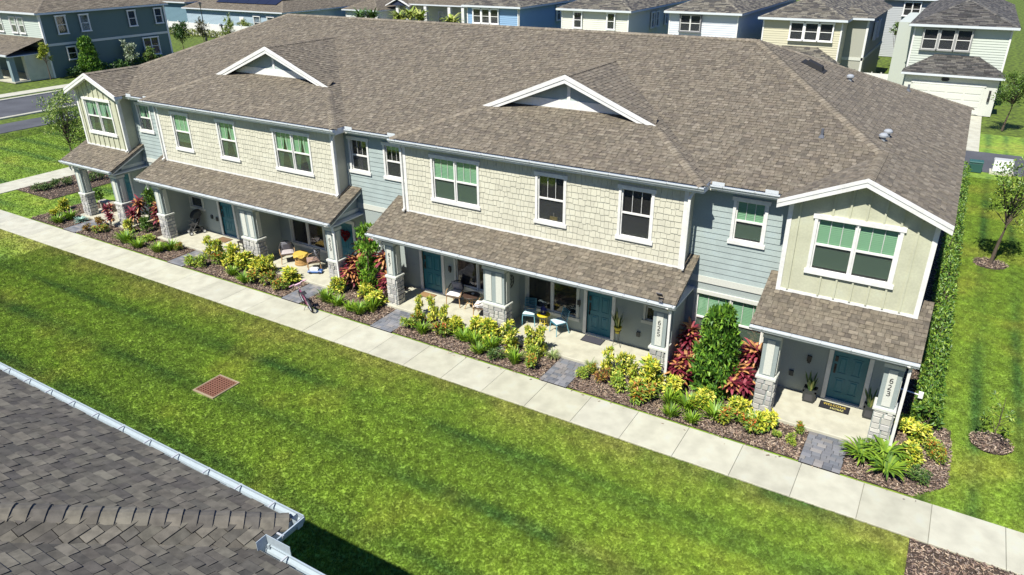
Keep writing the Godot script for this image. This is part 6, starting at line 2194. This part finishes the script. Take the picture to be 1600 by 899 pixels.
	bg.box(-98, -0.1, -39.3, -80.0, 6.2, -25.05)
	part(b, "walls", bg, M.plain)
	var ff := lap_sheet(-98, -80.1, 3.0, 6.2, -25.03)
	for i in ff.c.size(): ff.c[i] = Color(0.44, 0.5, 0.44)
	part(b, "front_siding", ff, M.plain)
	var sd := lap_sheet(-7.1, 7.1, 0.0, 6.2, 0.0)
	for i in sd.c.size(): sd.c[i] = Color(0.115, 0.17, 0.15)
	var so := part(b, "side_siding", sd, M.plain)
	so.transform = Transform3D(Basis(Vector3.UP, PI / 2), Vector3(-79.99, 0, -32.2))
	part(b, "band", gbox(-80.0, 3.12, -39.3, -79.93, 3.36, -25.0), M.trim_panel)
	part(b, "corner_board", gbox(-80.2, 0, -25.15, -79.92, 6.2, -24.96), M.white)
	part(b, "corner_board", gbox(-80.1, 0, -39.35, -79.92, 6.2, -39.15), M.white)
	for w in [[-26.5, -27.6, 4.15, 6.05], [-29.0, -30.05, 4.2, 6.0], [-34.5, -35.5, 4.22, 6.0], [-37.8, -38.8, 4.25, 6.02], [-26.9, -27.95, 1.55, 2.97]]:
		side_window(b, -79.99, w[0], w[1], w[2], w[3])
	side_window(b, -79.99, -35.7, -37.7, 0.93, 2.97, 2)
	window(b, Rect2(-85.7, 4.2, 1.15, 1.7), -24.95, 1, 0.0, 0)
	window(b, Rect2(-84.2, 4.2, 1.15, 1.7), -24.95, 1, 0.0, 0)
	window(b, Rect2(-88.5, 4.2, 1.15, 1.7), -24.95, 1, 0.0, 0)
	hip_roof(b, -98, -80, -25, -39.3, 6.4, 0.45, TAN_ROOF)
	var pr := Geo.new()
	var pd := Geo.new()
	roof_plane(pr, pd, Vector3(0, 2.75, -21.0), Vector3.RIGHT, Vector3(0, 0, -1), 0.3, [Vector2(0, -96.0), Vector2(4.0, -96.0)], [Vector2(0, -80.0), Vector2(4.0, -80.0)], TAN_ROOF, null, 0.2, 0.3, 0.7, 0.03)
	var pp := part(b, "porch_roof", pd, M.shingle)
	part(pp, "shingles", pr, M.shingle).set_meta("kind", "stuff")
	part(b, "porch_gutter", gbox(-96, 2.58, -21.0, -80, 2.75, -20.9), M.gutter)
	part(b, "porch_ceiling", gbox(-96, 2.5, -25.0, -80, 2.58, -21.0), M.soffit)
	for x in [-80.5, -83.6, -86.8, -90.0]:
		var cg := Geo.new()
		cg.col = Color(0.2, 0.27, 0.28)
		cg.box(x - 0.25, 0, -21.7, x + 0.25, 2.5, -21.2)
		part(b, "porch_column", cg, M.plain)
	part(b, "porch_floor", gbox(-96, 0, -25, -80, 0.12, -21.1), M.slab)
	part(b, "porch_inner_wall", gbox(-80.6, 0.12, -25.0, -80.0, 2.5, -22.6), M.siding_cream)
	part(b, "front_door", gbox(-84.5, 0.12, -25.0, -83.5, 2.25, -24.97), M.white)
	# low houses beyond
	var s := thing("single_storey_house", "low blue-grey house with dark solar panels on its roof", "house")
	var sg := Geo.new()
	sg.col = Color(0.32, 0.4, 0.45)
	sg.box(-110, -0.1, -90, -87.5, 3.1, -64.05)
	part(s, "walls", sg, M.plain)
	var sf := lap_sheet(-110, -87.5, 0.0, 3.1, -64.03)
	for i in sf.c.size(): sf.c[i] = Color(0.34, 0.43, 0.49)
	part(s, "front_siding", sf, M.plain)
	hip_roof(s, -110, -87.5, -64, -92, 3.3, 0.42, TAN_ROOF)
	window(s, Rect2(-94.0, 0.7, 1.5, 1.9), -63.9, 1, 0.0, 0)
	window(s, Rect2(-91.0, 0.7, 1.6, 1.9), -63.9, 1, 0.0, 0)
	part(s, "door", gbox(-97.2, 0, -64, -96.2, 2.3, -63.92), M.white)
	for i in 6:
		var sp := Geo.new()
		var n := Vector3(0, 1, 0.42).normalized()
		var u := Vector3(0, 0.42, -1).normalized()
		sp.obox(Transform3D(Basis(Vector3.RIGHT, n, -u), Vector3(-102.9 + i * 2.3, 3.3 + 3.4 * 0.42 + 0.12, -63.6 - 3.4)), Vector3(2.25, 0.05, 3.4))
		part(s, "solar_panel", sp, M.solar)
	part(s, "roof_vent", gbox(-95.5, 6.4, -74.3, -94.3, 6.9, -73.6), M.black)
	h = house("teal low house with one white window left of the white fence", -128, -112.5, -66, -80, 3.9, Color(0.13, 0.22, 0.27), [[-121.0, -119.6, 1.5, 3.3, 1, 0.0]], Color(0.8, 0.8, 0.78), TAN_ROOF)
	h = house("low house with a white garage end behind the ridge", -85.2, -78.6, -75.0, -92, 3.1, Color(0.68, 0.68, 0.66), [[-80.8, -79.6, 0.9, 2.3, 1, 0.0]], Color(0.8, 0.8, 0.78), TAN_ROOF, 0.42)
	var e := thing("gabled_house", "low pale house with a dark navy gable and white porch posts", "house")
	var eg := Geo.new()
	eg.col = Color(0.55, 0.58, 0.46)
	eg.box(-78.0, -0.1, -95, -62, 3.7, -80)
	part(e, "walls", eg, M.plain)
	hip_roof(e, -78, -62, -78.5, -98, 4.0, 0.42, TAN_ROOF)
	var ng := Geo.new()
	ng.col = Color(0.02, 0.035, 0.07)
	ng.prism([Vector3(-78.6, 3.75, -77.6), Vector3(-74.4, 3.75, -77.6), Vector3(-76.5, 4.65, -77.6)], Vector3(0, 0, -0.2))
	part(e, "gable_face", ng, M.plain)
	var nr := Geo.new()
	nr.beam(Vector3(-78.9, 3.66, -77.5), Vector3(-76.5, 4.72, -77.5), Vector3.UP, 0.3, 0.14)
	nr.beam(Vector3(-74.1, 3.66, -77.5), Vector3(-76.5, 4.72, -77.5), Vector3.UP, 0.3, 0.14)
	part(e, "rake_board", nr, M.white)
	var gp := Geo.new()
	var gq := Geo.new()
	for sx in [[-78.9, 1.0], [-74.1, -1.0]]:
		roof_plane(gp, gq, Vector3(sx[0], 3.72, 0), Vector3(0, 0, -1), Vector3(sx[1], 0, 0), 0.44, [Vector2(0, 77.4), Vector2(2.4, 77.4)], [Vector2(0, 84), Vector2(2.4, 84)], TAN_ROOF, null, 0.2, 0.3, 0.7, 0.03)
	var gpr := part(e, "gable_roof", gq, M.shingle)
	part(gpr, "shingles", gp, M.shingle).set_meta("kind", "stuff")
	for x in [-77.0, -75.0, -71.5, -67.0, -64.5]:
		part(e, "porch_post", gbox(x - 0.25, 0, -78.4, x + 0.25, 3.7, -77.9), M.white)
	part(e, "door", gbox(-66.2, 0, -80, -65.0, 2.4, -79.95), M.white)
	window(e, Rect2(-73.6, 1.6, 1.0, 1.4), -79.9, 1, 0.0, 0)
	window(e, Rect2(-70.5, 1.2, 1.0, 1.7), -79.9, 1, 0.0, 0)

	# fences
	var fn := thing("vinyl_fence", "long white vinyl fence before the low house with solar panels", "fence")
	for i in 15:
		var x := -121.0 + i * 2.4
		part(fn, "fence_panel", gbox(x + 0.07, 0.05, -58.03, x + 2.33, 1.8, -57.98), M.white)
		var pg := Geo.new()
		pg.cbox(x - 0.07, 0, -58.08, x + 0.07, 1.98, -57.93, 0.05)
		part(fn, "post", pg, M.white)
	var f2 := thing("side_yard_fence", "short white fence in the side yard of the tan house", "fence")
	for i in 4:
		part(f2, "fence_panel", gbox(-6.2 + i * 0.75, 0.05, -56.0, -5.5 + i * 0.75, 1.8, -55.95), M.white)
		part(f2, "post", gbox(-6.27 + i * 0.75, 0, -56.04, -6.2 + i * 0.75, 1.9, -55.92), M.white)
	# street lamps
	lamp("tall black street lamp post before the white fence", -92.9, -54.0, 5.2)
	lamp("black lantern-topped lamp post at the corner near the white fence", -84.6, -50.5, 2.9)
	# trees and shrubs by the corner house
	var dkg := [Color(0.03, 0.08, 0.02), Color(0.05, 0.12, 0.025), Color(0.08, 0.16, 0.03)]
	var ev := thing("evergreen_tree", "dark conical evergreen beside the blue-grey corner house", "tree", Vector3(-78.6, 0, -28.3))
	var em := mpart(ev, "crown", plant_variant("magnolia"), M.leaf)
	em.scale = Vector3(2.5, 4.0, 2.5)
	var et := Geo.new()
	et.tube([Vector3.ZERO, Vector3(0, 2.0, 0)], 0.09, 6, 0.03)
	part(ev, "trunk", et, M.bark)
	tree("small yellow-green tree before the corner house porch", "yellow_green_tree", -79.2, -24.2, 3.9, 1.4, Vector3(0.7, 1.2, 0.7), [Color(0.3, 0.34, 0.04), Color(0.38, 0.4, 0.05), Color(0.2, 0.28, 0.03)], 18, 40, 0.24)
	tree("silvery feathery palm-like shrub against the corner house wall", "silver_shrub", -78.8, -33.2, 3.0, 0.4, Vector3(0.9, 1.3, 0.9), [Color(0.2, 0.27, 0.17), Color(0.3, 0.36, 0.24), Color(0.4, 0.45, 0.33)], 22, 45, 0.3)
	tree("bushy green shrub below the large window of the corner house", "wall_shrub", -78.7, -35.6, 2.1, 0.3, Vector3(0.9, 0.9, 0.9), [Color(0.08, 0.15, 0.03), Color(0.14, 0.22, 0.05), Color(0.2, 0.28, 0.06)], 20, 45, 0.22)
	var k3 := 0
	for q in [[-15.4, -47.5, 3.6], [-25.0, -46.8, 3.0], [-36.5, -47.0, 3.8], [-48.0, -48.5, 4.6], [7.3, -41.0, 2.6], [-5.2, -72.0, 5.0]]:
		tree(["small tree left of the tan house garage", "small tree right of the cream house", "small tree left of the cream house", "taller tree left of the light blue house", "small tree at the right edge of the alley", "tree in the gap behind the tan house"][k3], "garden_tree", q[0], q[1], q[2], 1.2, Vector3(0.9, 1.1, 0.9), [Color(0.06, 0.12, 0.02), Color(0.1, 0.18, 0.03), Color(0.17, 0.25, 0.04)], 22, 40, 0.24)
		k3 += 1
	var rw := thing("foundation_hedge", "low dark hedge along the foot of the corner house wall", "hedge")
	var rg := Geo.new()
	for i in 1500:
		var z := rng.randf_range(-38.5, -26.0)
		g_leaf(rg, Vector3(-79.1 + rng.randf_range(-0.45, 0.45), rng.randf_range(0.05, 0.85) + 0.15 * sin(z * 2.7), z), dkg, 0.3, 0.16)
	part(rw, "foliage", rg, M.leaf)
	tree("slim dark tree beside the tall lamp post", "slim_tree", -91.6, -52.6, 3.4, 0.6, Vector3(0.8, 1.5, 0.8), [Color(0.07, 0.09, 0.04), Color(0.12, 0.12, 0.06), Color(0.16, 0.15, 0.08)], 26, 40, 0.22)
	tree("light green young tree right of the lantern-topped lamp post", "light_green_tree", -82.6, -50.0, 4.2, 0.8, Vector3(0.8, 1.8, 0.8), [Color(0.14, 0.22, 0.04), Color(0.22, 0.3, 0.06), Color(0.3, 0.36, 0.08)], 24, 40, 0.24)
	tree("dark leafy tree at the rear corner of the blue-grey house", "rear_tree", -86.5, -45.5, 3.8, 0.8, Vector3(1.3, 1.5, 1.3), dkg, 34, 50, 0.24)
	tree("leafy shrub before the door of the solar panel house", "garden_shrub", -93.5, -61.5, 2.6, 0.5, Vector3(1.6, 1.2, 1.0), [Color(0.16, 0.22, 0.05), Color(0.24, 0.3, 0.07), Color(0.3, 0.33, 0.1)], 26, 40, 0.25)
	var hh := thing("street_hedge", "low yellowish hedge in front of the white fence", "hedge")
	var h3 := Geo.new()
	for i in 1100:
		g_leaf(h3, Vector3(rng.randf_range(-107, -92), rng.randf_range(0.05, 0.9), -57.2 + rng.randf_range(-0.4, 0.4)), [Color(0.2, 0.24, 0.05), Color(0.3, 0.33, 0.07), Color(0.12, 0.16, 0.04)], 0.32, 0.17)
	part(hh, "foliage", h3, M.leaf)
	var i2 := 0
	for q in [[-79.5, -72.0, 4.6], [-76.8, -71.5, 5.0], [-72.4, -72.6, 4.8], [-69.9, -72.0, 5.6], [-67.6, -71.5, 5.3], [-61.0, -70.0, 5.0]]:
		palm(["leftmost of the low palms behind the ridge", "dark palm below the navy gable", "palm right of the navy gable", "tallest bright palm between the porch posts", "bright palm beside the white door", "rightmost yellow-green palm left of the light blue house"][i2], q[0], q[1], q[2], i2 < 2)
		i2 += 1

func lamp(label: String, x: float, z: float, h: float) -> void:
	var o := thing("street_lamp", label, "street lamp", Vector3(x, 0, z), "black street lamps")
	var g := Geo.new()
	g.col = Color(0.02, 0.022, 0.022)
	g.lathe(Vector3.ZERO, [Vector2(0.18, 0), Vector2(0.16, 0.3), Vector2(0.08, 0.5), Vector2(0.05, h - 0.6), Vector2(0.09, h - 0.55), Vector2(0.05, h - 0.5)], 8)
	tinted(o, "post", g, M.satin)
	var l := Geo.new()
	l.col = Color(0.02, 0.022, 0.022)
	for k in 4:
		var a := TAU * k / 4
		l.tube([Vector3(cos(a) * 0.1, h - 0.5, sin(a) * 0.1), Vector3(cos(a) * 0.17, h - 0.15, sin(a) * 0.17)], 0.018, 4)
	l.lathe(Vector3(0, h - 0.15, 0), [Vector2(0.36, 0), Vector2(0.2, 0.1), Vector2(0.05, 0.2), Vector2(0, 0.24)], 8)
	tinted(o, "lantern_head", l, M.satin)
	var p := Geo.new()
	p.col = Color(0.5, 0.52, 0.5)
	p.lathe(Vector3(0, h - 0.5, 0), [Vector2(0.05, 0), Vector2(0.08, 0.05), Vector2(0.13, 0.33), Vector2(0.0, 0.34)], 8)
	tinted(o, "diffuser", p, M.satin)

func palm(label: String, x: float, z: float, h: float, dark: bool) -> void:
	var o := thing("palm", label, "palm", Vector3(x, 0, z), "palms before the low houses")
	var t := Geo.new()
	t.tube([Vector3.ZERO, Vector3(0.1, h * 0.5, 0)], 0.12, 6, 0.09)
	part(o, "trunk", t, M.bark)
	var g := Geo.new()
	for i in 90:
		var a := rng.randf() * TAU
		var d := Vector3(cos(a), rng.randf_range(0.1, 1.8), sin(a)).normalized()
		g.col = jit(Color(0.07, 0.13, 0.03) if dark else [Color(0.2, 0.28, 0.04), Color(0.3, 0.36, 0.06), Color(0.38, 0.4, 0.1)][rng.randi() % 3], 0.25)
		g.blade(Vector3(0.1, h * 0.45, 0) + rand_dir() * 0.25, d, rng.randf_range(1.2, 2.6), 0.28, rng.randf_range(0.2, 0.9))
	part(o, "crown", g, M.leaf)


# ---------------------------------------------------------------- the scene
func _ready() -> void:
	rng.seed = 20
	var cam := Camera3D.new()
	cam.name = "camera"
	cam.position = CAM
	cam.rotation_order = EULER_ORDER_YXZ
	cam.rotation_degrees = Vector3(-25.4606, 31.3018, -0.4700)
	cam.fov = 43.3156
	cam.near = 0.1
	cam.far = 2500.0
	add_child(cam)
	cam_basis = cam.basis
	var sky_m := ProceduralSkyMaterial.new()
	sky_m.sky_top_color = Color(0.22, 0.42, 0.78)
	sky_m.sky_horizon_color = Color(0.68, 0.78, 0.88)
	sky_m.ground_bottom_color = Color(0.25, 0.28, 0.2)
	sky_m.ground_horizon_color = Color(0.6, 0.68, 0.74)
	sky_m.sun_angle_max = 2.0
	var sky := Sky.new()
	sky.sky_material = sky_m
	var env := Environment.new()
	env.background_mode = Environment.BG_SKY
	env.sky = sky
	env.background_energy_multiplier = 0.6
	env.tonemap_mode = Environment.TONE_MAPPER_LINEAR
	env.tonemap_exposure = 1.5
	env.sdfgi_enabled = true
	env.ssao_enabled = true
	env.ssil_enabled = true
	var we := WorldEnvironment.new()
	we.name = "environment"
	we.environment = env
	add_child(we)
	var sun := DirectionalLight3D.new()
	sun.name = "sun"
	sun.light_color = Color(1.0, 0.985, 0.945)
	sun.light_energy = 1.6
	sun.light_angular_distance = 0.5
	sun.shadow_enabled = true
	sun.rotation_degrees = Vector3(-55.0, -4.4, 0)
	add_child(sun)

	materials()
	ground()
	townhouse()
	neighbour()
	houses()
	greenery()
	furnish()
